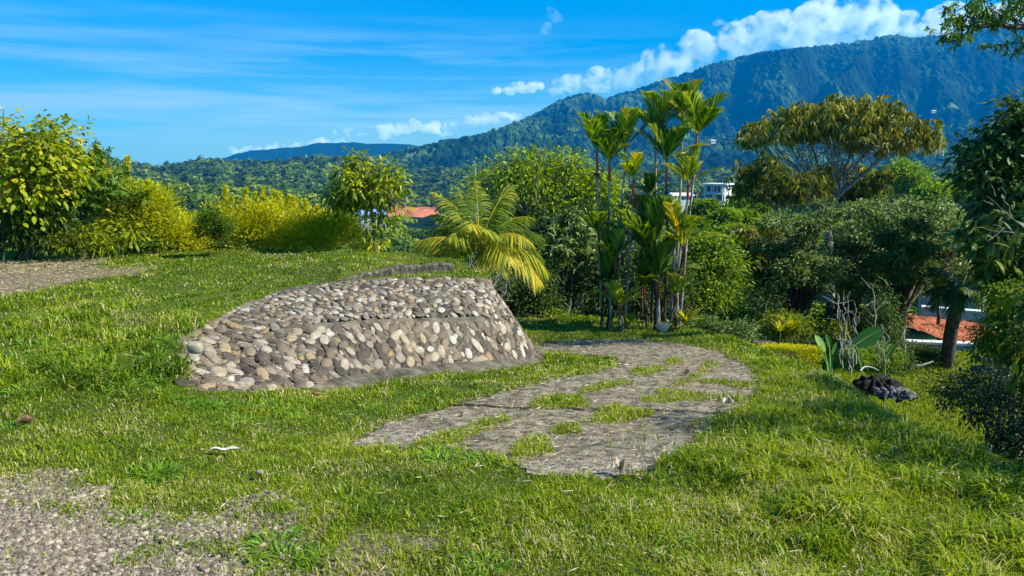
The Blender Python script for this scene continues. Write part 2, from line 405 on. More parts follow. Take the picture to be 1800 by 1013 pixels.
# ---- materials of the ground
def ground_material():
    m, nt, N, L, bs, out = newmat('soil_and_turf')
    tc = N.new('ShaderNodeTexCoord')
    def noise(s, d=6, r=.6):
        n = N.new('ShaderNodeTexNoise'); n.inputs['Scale'].default_value = s; n.inputs['Detail'].default_value = d; n.inputs['Roughness'].default_value = r; L.new(tc.outputs['Object'], n.inputs['Vector']); return n.outputs[0]
    g = ramp(N, [(.022, .036, .005), (.055, .085, .009), (.11, .135, .02), (.17, .15, .06)], [.3, .48, .62, .78]); L.new(noise(60, 5, .75), g.inputs[0])
    d = ramp(N, [(.07, .05, .035), (.20, .16, .11), (.34, .29, .23)], [.35, .52, .7]); L.new(noise(45, 6, .75), d.inputs[0])
    a = N.new('ShaderNodeAttribute'); a.attribute_name = 'bare'
    n2 = noise(9, 5); ad = N.new('ShaderNodeMath'); ad.operation = 'ADD'; L.new(a.outputs['Fac'], ad.inputs[0]); L.new(n2, ad.inputs[1])
    mr = N.new('ShaderNodeMapRange'); mr.inputs[1].default_value = .62; mr.inputs[2].default_value = .85; L.new(ad.outputs[0], mr.inputs[0])
    mx = N.new('ShaderNodeMix'); mx.data_type = 'RGBA'; L.new(mr.outputs[0], mx.inputs[0]); L.new(g.outputs[0], mx.inputs[6]); L.new(d.outputs[0], mx.inputs[7])
    L.new(mx.outputs[2], bs.inputs['Base Color']); bs.inputs['Roughness'].default_value = .95; bs.inputs['Specular IOR Level'].default_value = .15
    bp = N.new('ShaderNodeBump'); bp.inputs['Strength'].default_value = .8; bp.inputs['Distance'].default_value = .02; L.new(noise(70, 5, .8), bp.inputs['Height']); L.new(bp.outputs[0], bs.inputs['Normal'])
    return m
M_GROUND = ground_material()
M_CONC = rough_mat('weathered_concrete', [(.035, .028, .018), (.12, .10, .066), (.225, .19, .13), (.34, .30, .21)], scale=11, detail=9, bump=.9, bscale=55, pos=[.32, .45, .56, .72], dist=.012)
M_PALEC = rough_mat('broken_concrete', [(.06, .048, .034), (.21, .17, .125), (.38, .33, .26)], scale=22, detail=8, bump=1.0, bscale=60, pos=[.36, .48, .62], dist=.02)

def bare_mask(x, y):
    b = np.zeros(x.shape)
    b = np.maximum(b, sstep(.12, -.12, poly_sd(x, y, GRAVEL)))
    b = np.maximum(b, .62 * sstep(.35, -.25, poly_sd(x, y, DIRT)))
    b = np.maximum(b, .45 * sstep(.2, -.1, poly_sd(x, y, SOIL2)))
    t = wall_t(x, y); b = np.maximum(b, sstep(.02, .1, t) * sstep(1.0, .93, t) * (x > xl_wall(y)))
    return b
xs = np.unique(np.concatenate((np.arange(-30, -9, 1.0), np.arange(-9, 6, .06), np.arange(6, 14, .3), np.arange(14, 40, 1.0))))
ys = np.unique(np.concatenate((np.arange(-6, 1.5, .5), np.arange(1.5, 14.6, .06), np.arange(14.6, 30.1, .35))))
def z_sheet(x, y):
    zz = z_near(x, y); f = sstep(26, 29.5, y)
    return zz * (1 - f) + (z_far(x, np.maximum(y, 28)) - .4) * f
ground = tag(grid_mesh('ground', xs, ys, z_sheet, [M_GROUND]), kind='structure')
c = co_of(ground); attr_point(ground, 'bare', bare_mask(c[:, 0], c[:, 1]))

# driveway: one weathered slab sheet lying just above the soil, edges broken
def drive_keep(x, y):
    d = poly_sd(x, y, DRIVE) + (fbm(x * 6, y * 6, 3, 40) - .5) * .14
    return d < 0
dx = np.arange(-3, 5, .035); dy = np.arange(3, 14.5, .035)
def z_drive(x, y): return z_near(x, y) + .007
JA, JB = ground_hit(790, 717), ground_hit(1280, 727)
def z_drive2(x, y):
    z = z_drive(x, y)
    d, s = line_dist(x, y, [JA, JB])
    return z + 0 * d
PALE1 = wpoly([(612, 788), (674, 747), (773, 763), (715, 788)]); PALE2 = wpoly([(912, 815), (1000, 812), (1080, 800), (1190, 790), (1150, 828), (1060, 847), (930, 838)])
PALE3 = wpoly([(1235, 668), (1245, 655), (1310, 655), (1324, 672)]); 
def pale(x, y):
    n = (fbm(x * 9, y * 9, 2, 3) - .5) * .16
    return ((poly_sd(x, y, PALE1) + n < 0) | (poly_sd(x, y, PALE2) + n < .0) | (poly_sd(x, y, PALE3) + n < 0)).astype(int)
drive = tag(grid_mesh('driveway', dx, dy, z_drive2, [M_CONC, M_PALEC], keep=drive_keep, matf=pale), kind='structure')

# ================================================================ FAR LAND
def forest_mat(name, cols, scale=None):
    m = foliage(name, cols, transl=.18, rough=.7, spec=.1, gain=.95)
    return m
M_FOR = forest_mat('forest_leaves', [(.010, .026, .005), (.04, .085, .009), (.10, .175, .014), (.22, .29, .025)])
M_MTN = rough_mat('mountain_forest', [(.02, .04, .01), (.05, .09, .02)])
def mtn_material():
    m, nt, N, L, bs, out = newmat('mountain_canopy')
    at = N.new('ShaderNodeAttribute'); at.attribute_name = 'rnd'
    r = ramp(N, [(.002, .008, .002), (.006, .022, .006), (.020, .058, .015), (.070, .135, .032), (.22, .32, .06)], [0, .3, .6, .88, 1.0]); L.new(at.outputs['Fac'], r.inputs[0])
    L.new(r.outputs[0], bs.inputs['Base Color']); bs.inputs['Roughness'].default_value = .9; bs.inputs['Specular IOR Level'].default_value = .05
    return m
M_MTN = mtn_material()
# sheet A: valley floor under the forest
def polar(name, ts, ys, mats, canopy, kind='structure', smooth=False):
    T, Y = np.meshgrid(ts, ys); X = T * Y; Z = z_far(X, Y)
    rv = np.full(X.shape, .25)
    if canopy:
        d, h = worley(X / 21, Y / 24, 3); d2, h2 = worley(X / 9 + 7, Y / 10, 8)
        dome = np.sqrt(np.maximum(0, 1 - (d / .72) ** 2)) * (8 + 15 * h)
        Z = Z + dome + np.sqrt(np.maximum(0, 1 - (d2 / .7) ** 2)) * (2 + 4 * h2)
        rv = np.clip(.02 + .42 * h + .22 * h2 + 1.3 * (fbm(X / 170, Y / 190, 4, 50) - .5) + .12, 0, .86)  # broad tone patches stand in for sunlit clumps and deep shadow
        fld = (fbm(X / 120, Y / 160, 3, 60) > .76) & (Y < 2700)
        for (fx, fy, frx, fry) in FIELDS:
            px, py = proj(X, Y, Z); fld |= (((px - fx) / frx) ** 2 + ((py - fy) / fry) ** 2 + (vnoise(X / 25, Y / 25) - .5) * .9) < 1
        Z = np.where(fld, Z - dome * .9, Z); rv = np.where(fld, .90 + .08 * h2, rv)
    nx, ny = len(ts), len(ys); i = np.arange(ny - 1)[:, None] * nx + np.arange(nx - 1)[None]
    f = np.stack((i, i + 1, i + nx + 1, i + nx), -1).reshape(-1, 4)
    g = G(); g.add(np.stack((X, Y, Z), -1), f, rv.reshape(-1)[f[:, 0]])
    return tag(g.build(name, mats, smooth=smooth), kind=kind)
FIELDS = [(1650, 228, 26, 7), (1560, 262, 22, 5), (1700, 215, 14, 4), (1175, 240, 18, 3), (1330, 240, 20, 4), (1010, 228, 12, 2.5), (1050, 232, 10, 2)]
polar('terrain', np.linspace(-1.0, 1.05, 420), np.geomspace(28.5, 1500, 260), [M_MTN], False, smooth=True)
mountain = polar('mountain', np.linspace(-.78, .80, 1500), np.concatenate((np.linspace(1480, 3620, 440), np.linspace(3640, 4250, 20))), [M_MTN], True)
# distant blue range across the bay
def far_range():
    ts = np.linspace(-.42, -.05, 240); px = px_for(ts, 270)
    sk = np.interp(px, [370, 390, 410, 440, 470, 500, 530, 560, 590, 620, 650, 680, 720, 760, 800], [290, 279, 272, 265, 263, 260, 258, 251, 252, 250, 253, 252, 254, 262, 275])
    ys = np.linspace(4300, 4800, 30); T, Y = np.meshgrid(ts, ys)
    z0 = CZ + 4640 * slope_at(px, sk); f = sstep(4300, 4640, Y) * (1 - .5 * sstep(4640, 4800, Y))
    Z = -200 + (z0[None] + 200) * f + (fbm(T * 40, Y / 150, 3, 70) - .5) * 50 * f * sstep(4640, 4450, Y) + (fbm(T * 260, Y / 60, 2, 71) - .5) * 8 * f
    g = G(); nx, ny = len(ts), len(ys); i = np.arange(ny - 1)[:, None] * nx + np.arange(nx - 1)[None]
    g.add(np.stack((T * Y, Y, Z), -1), np.stack((i, i + 1, i + nx + 1, i + nx), -1).reshape(-1, 4), .4)
    return tag(g.build('hills', [M_MTN]), kind='structure')
far_range()

# ---- forest crowns of the valley
def crown_proto(n, kind, k):
    """unit crown: (faces as triangles verts (n*3,3), rnd). Base at z=0, radius 1"""
    r = np.random.default_rng(100 + k)
    nl = 6 if kind == 'flat' else 8
    lob = []
    for i in range(nl):
        a = r.uniform(0, 2 * math.pi); q = r.uniform(.25, .62)
        if kind == 'flat': lob.append((q * math.cos(a), q * math.sin(a), .95 + r.uniform(-.12, .12), r.uniform(.38, .55), r.uniform(.16, .24)))
        else: lob.append((q * .8 * math.cos(a), q * .8 * math.sin(a), .75 + r.uniform(-.35, .35), r.uniform(.35, .55), r.uniform(.3, .45)))
    V = []; C = []
    for i in range(n):
        l = lob[r.integers(nl)]; d = r.normal(size=3); d /= np.linalg.norm(d)
        if d[2] < -.2 or r.random() < .3: d[2] = abs(d[2])
        rr = r.uniform(.82, 1.05)
        c = np.array((l[0] + d[0] * l[3] * rr, l[1] + d[1] * l[3] * rr, l[2] + d[2] * l[4] * rr))
        nn = d + r.normal(size=3) * .45; nn[2] += .35; nn /= np.linalg.norm(nn)
        s = np.cross(nn, r.normal(size=3)); s /= np.linalg.norm(s); t = np.cross(nn, s)
        w = r.uniform(.7, 1.35) * (1.9 / math.sqrt(n))
        V += [c + s * w, c - s * w * .5 + t * w * .85, c - s * w * .5 - t * w * .85, ]
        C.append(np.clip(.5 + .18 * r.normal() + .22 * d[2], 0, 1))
    return np.array(V), np.array(C)
LODS = {'a': [crown_proto(900, k, i) for i, k in enumerate(('flat', 'flat', 'round', 'round', 'flat', 'round'))],
        'b': [crown_proto(260, k, 10 + i) for i, k in enumerate(('flat', 'round', 'round', 'flat'))],
        'c': [crown_proto(90, k, 20 + i) for i, k in enumerate(('flat', 'round', 'round'))]}
OCC = ([0, 150, 170, 330, 350, 560, 650, 740, 760, 860, 1000, 1190, 1215, 1440, 1460, 1540, 1560, 1690, 1720, 1800], [300, 310, 350, 395, 420, 420, 450, 460, 380, 360, 360, 370, 430, 440, 400, 390, 385, 370, 350, 350])
ZONES = [(715, 371, 70, 31), (1262, 356, 60, 26)]     # clearings (red soil, house)
forest = G(); singles = []
yy = 48.0
while yy < 1560:
    sp = 12.5
    n = int(1.62 * yy / sp)
    tt = np.linspace(-.80, .82, n) + rng.uniform(-.4, .4, n) * 1.62 / n
    for t in tt:
        y = yy + rng.uniform(-.45, .45) * sp; x = t * y
        z = float(z_far(np.array([x]), np.array([y]))[0]); r = rng.uniform(4.3, 9.6) if rng.random() < .75 else rng.uniform(8, 12); h = rng.uniform(.7, 1.15); r = min(r, 3.6 + y / 45); z += rng.uniform(-2.5, 2.5) * min(1, y / 200)
        px, py = proj(x, y, z + 8)
        if any(abs(px - a) < c and abs(py - b) < d for a, b, c, d in ZONES) and y < 700: continue
        pt = proj(x, y, z + 11)[1]
        hid = y < 900 and (pt > np.interp(px, *OCC) + 25 or px < -60 or px > 1860)
        rv = rng.random()
        if y < 210 and not hid: singles.append((x, y, z, r, h, rv)); continue
        V, Cc = (LODS['c'] if hid and y > 260 else LODS['a'] if y < 330 else LODS['b'] if y < 700 else LODS['c'])[int(rv * 997) % (3 if (y >= 700 or (hid and y > 260)) else 4)]
        a = rng.uniform(0, 6.28); ca, sa = math.cos(a), math.sin(a)
        W = np.stack((V[:, 0] * ca - V[:, 1] * sa, V[:, 0] * sa + V[:, 1] * ca, V[:, 2] * h * 1.05), 1) * r + (x, y, z + 1.0)
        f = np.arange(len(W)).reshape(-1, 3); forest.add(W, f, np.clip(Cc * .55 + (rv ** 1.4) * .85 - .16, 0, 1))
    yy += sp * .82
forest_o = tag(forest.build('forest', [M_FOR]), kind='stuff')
M_BARK = rough_mat('grey_bark', [(.06, .05, .04), (.20, .18, .15), (.36, .34, .30)], scale=9, bump=.6, bscale=40, pos=[.3, .5, .7], dist=.01)
print('singles', len(singles), 'forest faces', sum(len(n) for n in forest.n))
PROT = []
for k in range(6):
    V, Cc = LODS['a'][k]; g = G(); g.add(V * 1.0, np.arange(len(V)).reshape(-1, 3), np.clip(Cc * .6 + (.1, .42, .25, .05, .3, .5)[k], 0, 1), 0)
    cg = g.build('crown', [M_FOR]); tg = G(); tube(tg, [(0, 0, -.9), (.03, .02, .1), (0, 0, .55)], [.07, .05, .035], 6)
    for a in range(5): tube(tg, [(0, 0, .3), (.25 * math.cos(a * 1.3), .25 * math.sin(a * 1.3), .6), (.5 * math.cos(a * 1.3), .5 * math.sin(a * 1.3), .9)], [.035, .022, .01], 5)
    PROT.append((cg, tg.build('trunk', [M_BARK])))
KINDL = ['wide flat-topped green tree of the valley forest', 'bright green flat-topped tree of the valley forest', 'round dark green tree of the valley forest', 'dark green dense round tree of the valley forest', 'mid green flat spreading tree of the valley forest', 'light green round tree of the valley forest']
for i, (x, y, z, r, h, rv) in enumerate(singles):
    k = i % 6; e = empty('forest_tree', (x, y, z + 1), KINDL[k], 'tree', 'trees of the valley forest, ' + KINDL[k].split(' tree')[0])
    e.scale = (r, r, r * h); e.rotation_euler = (0, 0, rv * 6.28)
    for src in PROT[k]:
        cpy = src if src.parent is None and not src.get('used') else src.copy()
        if cpy is src: src['used'] = 1
        else: COL.objects.link(cpy)
        cpy.parent = e
for k in range(6):
    for src in PROT[k]:
        if src.parent is None: bpy.data.objects.remove(src)

for o in COL.objects:
    if 'used' in o: del o['used']
# ================================================================ RIVER STONE WALL
def cat_interp(A, u):
    """smooth curve through stations A (n,3) at parameter u (0..n-1)"""
    n = len(A); u = np.clip(u, 0, n - 1 - 1e-6); i = np.floor(u).astype(int); f = (u - i)[:, None]
    g = lambda k: A[np.clip(k, 0, n - 1)]
    a, b, c, d = g(i - 1), g(i), g(i + 1), g(i + 2)
    return .5 * ((2 * b) + (c - a) * f + (2 * a - 5 * b + 4 * c - d) * f ** 2 + (3 * b - a - 3 * c + d) * f ** 3)
def wall_surf(u, v):
    """v 0..1 lower band, 1..2 upper band"""
    B = cat_interp(WST[:, 0], u); Lg = cat_interp(WST[:, 1], u); T = cat_interp(WST[:, 2], u)
    v = np.asarray(v)[:, None]
    bulge = np.sin(np.clip(v, 0, 1) * math.pi) * .015 + np.sin(np.clip(v - 1, 0, 1) * math.pi) * .03
    Pn = np.where(v <= 1, B + (Lg - B) * v, Lg + (T - Lg) * (v - 1))
    Pn[:, 2] += bulge[:, 0]
    return Pn
def wall_frame(u, v):
    p = wall_surf(u, v); h = .02; du = wall_surf(u + h, v) - wall_surf(u - h, v)
    v2 = np.where(v < 1, np.minimum(v + h, 1), v + h); v1 = np.where(v < 1, v - h, np.maximum(v - h, 1))
    dv = wall_surf(u, v2) - wall_surf(u, v1)
    N = unit(np.cross(du, dv)); return p, unit(du), N
M_MORTAR = rough_mat('lichen_mortar', [(.030, .026, .019), (.075, .065, .045), (.13, .115, .08), (.22, .195, .145)], scale=5, detail=9, bump=1.0, bscale=45, pos=[.32, .45, .56, .72], dist=.02)
def stone_material():
    m, nt, N, L, bs, out = newmat('river_stone')
    at = N.new('ShaderNodeAttribute'); at.attribute_name = 'rnd'
    r = ramp(N, [(.055, .044, .033), (.11, .088, .064), (.20, .15, .10), (.29, .235, .165), (.22, .20, .17), (.33, .275, .20), (.42, .365, .27), (.30, .20, .08), (.46, .42, .35)],
             [0, .14, .28, .42, .50, .55, .70, .86, .90]); r.color_ramp.interpolation = 'LINEAR'
    L.new(at.outputs['Fac'], r.inputs[0])
    tc = N.new('ShaderNodeTexCoord'); nz = N.new('ShaderNodeTexNoise'); nz.inputs['Scale'].default_value = 26; nz.inputs['Detail'].default_value = 7; nz.inputs['Roughness'].default_value = .7
    L.new(tc.outputs['Object'], nz.inputs['Vector'])
    mr = N.new('ShaderNodeMapRange'); mr.inputs[1].default_value = .3; mr.inputs[2].default_value = .72; mr.inputs[3].default_value = .45; mr.inputs[4].default_value = 1.1; L.new(nz.outputs[0], mr.inputs[0])
    mx = N.new('ShaderNodeMix'); mx.data_type = 'RGBA'; mx.blend_type = 'MULTIPLY'; mx.inputs[0].default_value = 1
    L.new(r.outputs[0], mx.inputs[6]); L.new(mr.outputs[0], mx.inputs[7]); L.new(mx.outputs[2], bs.inputs['Base Color'])
    bs.inputs['Roughness'].default_value = .72; bs.inputs['Specular IOR Level'].default_value = .3
    bp = N.new('ShaderNodeBump'); bp.inputs['Strength'].default_value = .35; bp.inputs['Distance'].default_value = .006; L.new(nz.outputs[0], bp.inputs['Height']); L.new(bp.outputs[0], bs.inputs['Normal'])
    return m
M_STONE = stone_material()
def ico(sub):
    import bmesh
    bm = bmesh.new(); bmesh.ops.create_icosphere(bm, subdivisions=sub, radius=1)
    bm.verts.ensure_lookup_table(); v = np.array([x.co[:] for x in bm.verts]); f = np.array([[q.index for q in p.verts] for p in bm.faces]); bm.free(); return v, f
ICO1, ICO2, ICO3 = ico(1), ico(2), ico(3)
def stones(g, C, A, B, Nn, ra, rb, rc, rnd, base=ICO2, mat=0):
    v, f = base; n = len(C)
    k = rng.uniform(0, 6, (n, 1, 3)); d = 1 + .10 * np.sin(v[None] * 2.3 + k).sum(-1, keepdims=True) * .6
    q = v[None] * d
    q = np.sign(q) * np.abs(q) ** .92
    V = C[:, None] + q[..., :1] * (A * ra[:, None])[:, None] + q[..., 1:2] * (B * rb[:, None])[:, None] + q[..., 2:] * (Nn * rc[:, None])[:, None]
    F_ = (f[None] + (np.arange(n) * len(v))[:, None, None]).reshape(-1, 3)
    g.add(V.reshape(-1, 3), F_, np.repeat(rnd, len(f)), mat)
def build_wall():
    o0 = WST[4, 0]
    w = empty('stone_wall', (o0[0], o0[1], o0[2]), 'sloping retaining wall of rounded river stones set in grey mortar beside the driveway', 'wall')
    us = np.linspace(0, len(WST) - 1.001, 260); vs = np.concatenate((np.linspace(-.12, 1, 22), [1.0], np.linspace(1.0, 2.03, 40)))
    U, V = np.meshgrid(us, vs); fl = U.ravel(); fv = V.ravel()
    p, _, N = wall_frame(fl, np.clip(fv, 0.001, 1.999)); pe = wall_surf(fl, fv)
    nz = (fbm(fl * 9, fv * 9, 4, 80) - .5) * .045
    # the lower band ends in a proud lip, the upper band starts behind it
    lip = .03 * sstep(.90, .97, fv) * (fv <= 1.0) - .035 * np.exp(-((fv - 1.04) / .04) ** 2)
    pe = pe + N * (nz + lip)[:, None]
    nx, ny = len(us), len(vs); i = np.arange(ny - 1)[:, None] * nx + np.arange(nx - 1)[None]
    g = G(); g.add(pe, np.stack((i, i + 1, i + nx + 1, i + nx), -1).reshape(-1, 4)); k0 = pe.reshape(ny, nx, 3)[:, 0]; k1 = k0 + (-.10, -.05, -.16); sk = np.concatenate((k0, k1)); ii = np.arange(ny - 1)[:, None]; g.add(sk, np.hstack((ii, ii + 1, ii + ny + 1, ii + ny)))
    g.build('mortar_face', [M_MORTAR], w, smooth=True)
    # stones: dart throwing on the sloping face
    C = []; S = []; UV = []
    ulen = np.concatenate(([0], np.cumsum(np.linalg.norm(np.diff(WST[:, 0], axis=0), axis=1))))
    grid = {}
    def try_(u, v, r):
        pt = wall_surf(np.array([u]), np.array([v]))[0]; key = (int(pt[0] // .25), int(pt[1] // .25), int(pt[2] // .25))
        for a in (-1, 0, 1):
            for b in (-1, 0, 1):
                for c_ in (-1, 0, 1):
                    for (q, rq) in grid.get((key[0] + a, key[1] + b, key[2] + c_), ()):
                        if np.linalg.norm(q - pt) < (r + rq) * .71: return
        grid.setdefault(key, []).append((pt, r)); C.append(pt); S.append(r); UV.append((u, v))
    for r0, n in ((.074, 1000), (.061, 1900), (.049, 3000), (.038, 3800), (.028, 3000)):
        for _ in range(n):
            u = rng.uniform(0, 8.4); big = max(0, 1 - u / 2.2)
            v = rng.uniform(-.02, 1.97)
            if .955 < v < 1.04 and u > 1.6: continue
            if u < 2.2 and v > 1.0 and rng.random() < .55: continue
            r = r0 * rng.uniform(.9, 1.12) * (1.0 + .5 * big)
            if v > 1 : r *= .88
            if 0 < v < .99 and v + r / .55 > 1.05 and u > 3: continue
            try_(u, v, r)
    UV = np.array(UV); S = np.array(S); n = len(S)
    p, du, N = wall_frame(UV[:, 0], np.clip(UV[:, 1], .001, 1.999))
    dv = np.cross(N, du); an = R(58) + rng.normal(size=n) * .42     # the stones lean the same way in the mortar
    A = du * np.cos(an)[:, None] + dv * np.sin(an)[:, None]; A = unit(A + N * rng.normal(size=(n, 1)) * .08); B = unit(np.cross(N, A)); N2 = np.cross(A, B)
    el = rng.uniform(1.1, 1.85, n)
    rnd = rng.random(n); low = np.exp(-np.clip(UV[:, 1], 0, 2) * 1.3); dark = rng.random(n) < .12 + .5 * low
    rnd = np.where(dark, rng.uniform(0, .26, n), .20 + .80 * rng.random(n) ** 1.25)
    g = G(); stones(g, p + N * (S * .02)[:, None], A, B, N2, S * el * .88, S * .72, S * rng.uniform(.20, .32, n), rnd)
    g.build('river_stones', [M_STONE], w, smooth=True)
    print('wall stones', n)
    # plain concrete footing strip along the base
    us = np.linspace(1.7, 8.6, 150); b = wall_surf(us, us * 0 + .0); f1 = wall_surf(us, us * 0 + .06)
    t = unit(np.gradient(b, axis=0)); out = unit(np.stack((t[:, 1], -t[:, 0], t[:, 2] * 0), 1))
    wd = np.interp(us, [1.7, 2.2, 3.2, 4.5, 6.5, 8.6], [.05, .16, .2, .24, .16, .14])[:, None]
    rows = [f1 + out * .012 + (0, 0, .01), b + out * .05 + (0, 0, .012), b + out * (wd * .5) + (0, 0, -.0), b + out * wd + (0, 0, -.02), b + out * (wd + .02) - (0, 0, .15)]
    rows = [q + (fbm(us * 8 + k, us * 0 + k, 3, 90)[:, None] - .5) * .02 for k, q in enumerate(rows)]
    V = np.stack(rows, 0); nx = len(us); i = np.arange(len(rows) - 1)[:, None] * nx + np.arange(nx - 1)[None]
    g = G(); g.add(V.reshape(-1, 3), np.stack((i + nx, i + nx + 1, i + 1, i), -1).reshape(-1, 4)); g.build('concrete_footing', [M_MORTAR], w, smooth=True)
build_wall()

# kerb on the terrace edge
def build_kerb():
    ln = np.concatenate((KERB[1:], [KERB[-1] + (.10, .05)]))[:-1]
    t = np.linspace(0, len(ln) - 1, 70); px_ = np.interp(t, range(len(ln)), ln[:, 0]); py_ = np.interp(t, range(len(ln)), ln[:, 1])
    h = .125 * sstep(-.3, 2.4, t) - .01 + (fbm(t * 7, t * 0, 3, 95) - .5) * .03; z0 = z_near(px_ + .12, py_ - .12) - .05
    T = unit(np.stack((np.gradient(px_), np.gradient(py_)), 1)); nn = np.stack((T[:, 1], -T[:, 0]), 1)
    prof = [(.0, 0), (.0, .82), (-.015, 1.0), (-.125, 1.0), (-.14, .9), (-.14, 0)]
    V = []; 
    for a, b in prof:
        j = (fbm(t * 9, t * 0 + a * 30, 3, 96) - .5) * .03
        V.append(np.stack((px_ + nn[:, 0] * (a + j), py_ + nn[:, 1] * (a + j), z0 + .05 + h * b + (0 if b else -.12) + j * .4), 1))
    V = np.stack(V, 0); nx = len(t); i = np.arange(len(prof) - 1)[:, None] * nx + np.arange(nx - 1)[None]
    g = G(); g.add(V.reshape(-1, 3), np.stack((i, i + 1, i + nx + 1, i + nx), -1).reshape(-1, 4))
    g.add(V[:, -1], [[0, 1, 2, 3, 4, 5]]); g.add(V[:, 0], [[5, 4, 3, 2, 1, 0]])
    tag(g.build('concrete_kerb', [rough_mat('old_kerb', [(.025, .021, .016), (.085, .072, .052), (.22, .20, .16)], scale=14, bump=1.0, bscale=50, pos=[.36, .5, .68], dist=.015)]),
        'low weathered concrete kerb edging the upper lawn above the stone wall', 'kerb')
build_kerb()

# loose rock lying on the corner of the wall, and other loose bits
def rock(px, py, y, r, rv, label, name='rock', cat='rock', group=None):
    c = P(px, py, y); g = G(); v, f = ICO3
    k = np.array((1.3, 2.1, .7)) * (px % 7 + 1); d = 1 + .13 * np.sin(v @ np.array([[2.1, .4, 1.0], [-.7, 2.6, .3], [1.1, -.9, 2.2]]) + k).sum(1) * .6
    q = np.sign(v) * np.abs(v) ** .62 * d[:, None] * r * .92
    g.add(q + c, f, rv); o = g.build(name, [M_STONE], smooth=True, local=False); return tag(o, label, cat, group)
rock(343, 612, 5.9, (.062, .05, .048), .62, 'loose angular whitish rock resting at the left end of the stone wall')
rock(101, 668, 5.15, (.03, .025, .018), .95, 'small pale stone among the grass tufts on the left lawn')
rock(167, 849, 3.6, (.022, .014, .010), .97, 'white pebble on the lawn just above the gravel patch')
rock(8, 848, 3.6, (.022, .014, .010), .93, 'white pebble at the left end of the lawn beside the gravel')
rock(457, 830, 3.7, (.02, .016, .014), .8, 'small pale stone below the big dry leaf')

# ================================================================ GRAVEL
def scatter_poly(poly, n, soft=0.0):
    lo = poly.min(0) - .2; hi = poly.max(0) + .2; q = rng.uniform(lo, hi, (n, 2))
    sd = poly_sd(q[:, 0], q[:, 1], poly) + (fbm(q[:, 0] * 5, q[:, 1] * 5, 3, 44) - .5) * .35
    return q[sd < soft * rng.random(len(q))]
def gravel():
    g = G(); q = scatter_poly(GRAVEL, 110000, .28); q = q[(q[:, 1] > 2.3) & (q[:, 1] < 4.6) & (q[:, 0] > -3.4)]
    n = len(q); s = rng.gamma(3.2, .0013, n) + .0025
    z = z_near(q[:, 0], q[:, 1]) + s * .35; C = np.column_stack((q, z)); A = rdir(n); A[:, 2] *= .3; A = unit(A); Nn = unit(rdir(n, 2.0)); B = unit(np.cross(Nn, A)); A = np.cross(B, Nn)
    stones(g, C, A, B, Nn, s * rng.uniform(1, 1.5, n), s * rng.uniform(.7, 1.1, n), s * rng.uniform(.5, .9, n), .15 + .85 * rng.random(n) ** .8, ICO1)
    m, nt, N, L, bs, out = newmat('gravel_stone'); at = N.new('ShaderNodeAttribute'); at.attribute_name = 'rnd'
    r = ramp(N, [(.035, .027, .018), (.10, .078, .053), (.13, .105, .078), (.20, .155, .11), (.38, .32, .24)]); L.new(at.outputs['Fac'], r.inputs[0]); L.new(r.outputs[0], bs.inputs['Base Color']); bs.inputs['Roughness'].default_value = .85
    tag(g.build('gravel', [m]), kind='stuff'); print('gravel', n)
gravel()

# ================================================================ GRASS
M_GRASS = foliage('grass_blade', [(.028, .062, .003), (.080, .145, .005), (.155, .225, .008), (.28, .33, .018), (.36, .32, .09), (.52, .45, .27)], [0, .25, .5, .74, .88, 1], transl=.38, rough=.6, spec=.12, gain=1.22)
def blades(g, x, y, h, w, lean, rnd, z=None):
    n = len(x); z = (z_near(x, y) if z is None else z) - .004
    a = rng.uniform(0, 2 * math.pi, n); D = np.stack((np.cos(a), np.sin(a), np.zeros(n)), 1); S = np.stack((-np.sin(a), np.cos(a), np.zeros(n)), 1)
    b = rng.uniform(0, 2 * math.pi, n); S = unit(S + .6 * np.stack((np.cos(b), np.sin(b), np.zeros(n)), 1))
    B = np.column_stack((x, y, z)); h = h[:, None]; w = w[:, None]; lean = lean[:, None]; Z = np.array((0, 0, 1.0))
    m = B + Z * h * .6 * np.sqrt(np.maximum(0, 1 - lean ** 2 * .35)) + D * h * lean * .42; t = B + Z * h * np.maximum(.12, 1 - .75 * lean ** 1.3) + D * h * lean * 1.0
    V = np.stack((B - S * w * .5, B + S * w * .5, m + S * w * .42, m - S * w * .42, t), 1).reshape(-1, 3); i = np.arange(n)[:, None] * 5
    g.add(V, i + np.array([[0, 1, 2, 3]]), rnd)
    g.c -= n * 5
    # tip triangle shares the same vertices
    f = i + np.array([[3, 2, 4]]); g.l.append((f + g.c).ravel()); g.n.append(np.full(n, 3)); g.r.append(rnd); g.m.append(np.zeros(n)); g.c += n * 5
def field_height(x, y):
    """mean blade length: short lawn, rough clumps, rank grass on the right bank"""
    px, py = proj(x, y, z_near(x, y))
    n1 = fbm(x * 2.2, y * 2.2, 3, 11); n2 = fbm(x * 6, y * 6, 2, 12)
    h = .019 + .014 * n1 + .028 * sstep(.45, .72, n2)
    rank = sstep(.3, 1.6, x) * sstep(6.5, 4.2, y); h = h + rank * (.020 + .055 * sstep(.42, .7, n2) + .02 * n1)
    bank = sstep(-.75, -.15, -poly_sd(x, y, PLATEAU) * -1) * (x > 0); h = h + bank * .035
    lt = sstep(-1.9, -2.6, x) * sstep(4.7, 5.2, y) * sstep(8.6, 6.6, y); h = h + lt * (.01 + .075 * sstep(.48, .66, n2))
    lf = sstep(.75, .2, line_dist(x, y, BASEL)[0]) * (wall_t(x, y) <= 0) * (x > -2.0); h = h + lf * .035
    de = poly_sd(x, y, DRIVE); h = h + .02 * (de < 0) + .022 * sstep(.16, .0, np.abs(de))
    return h
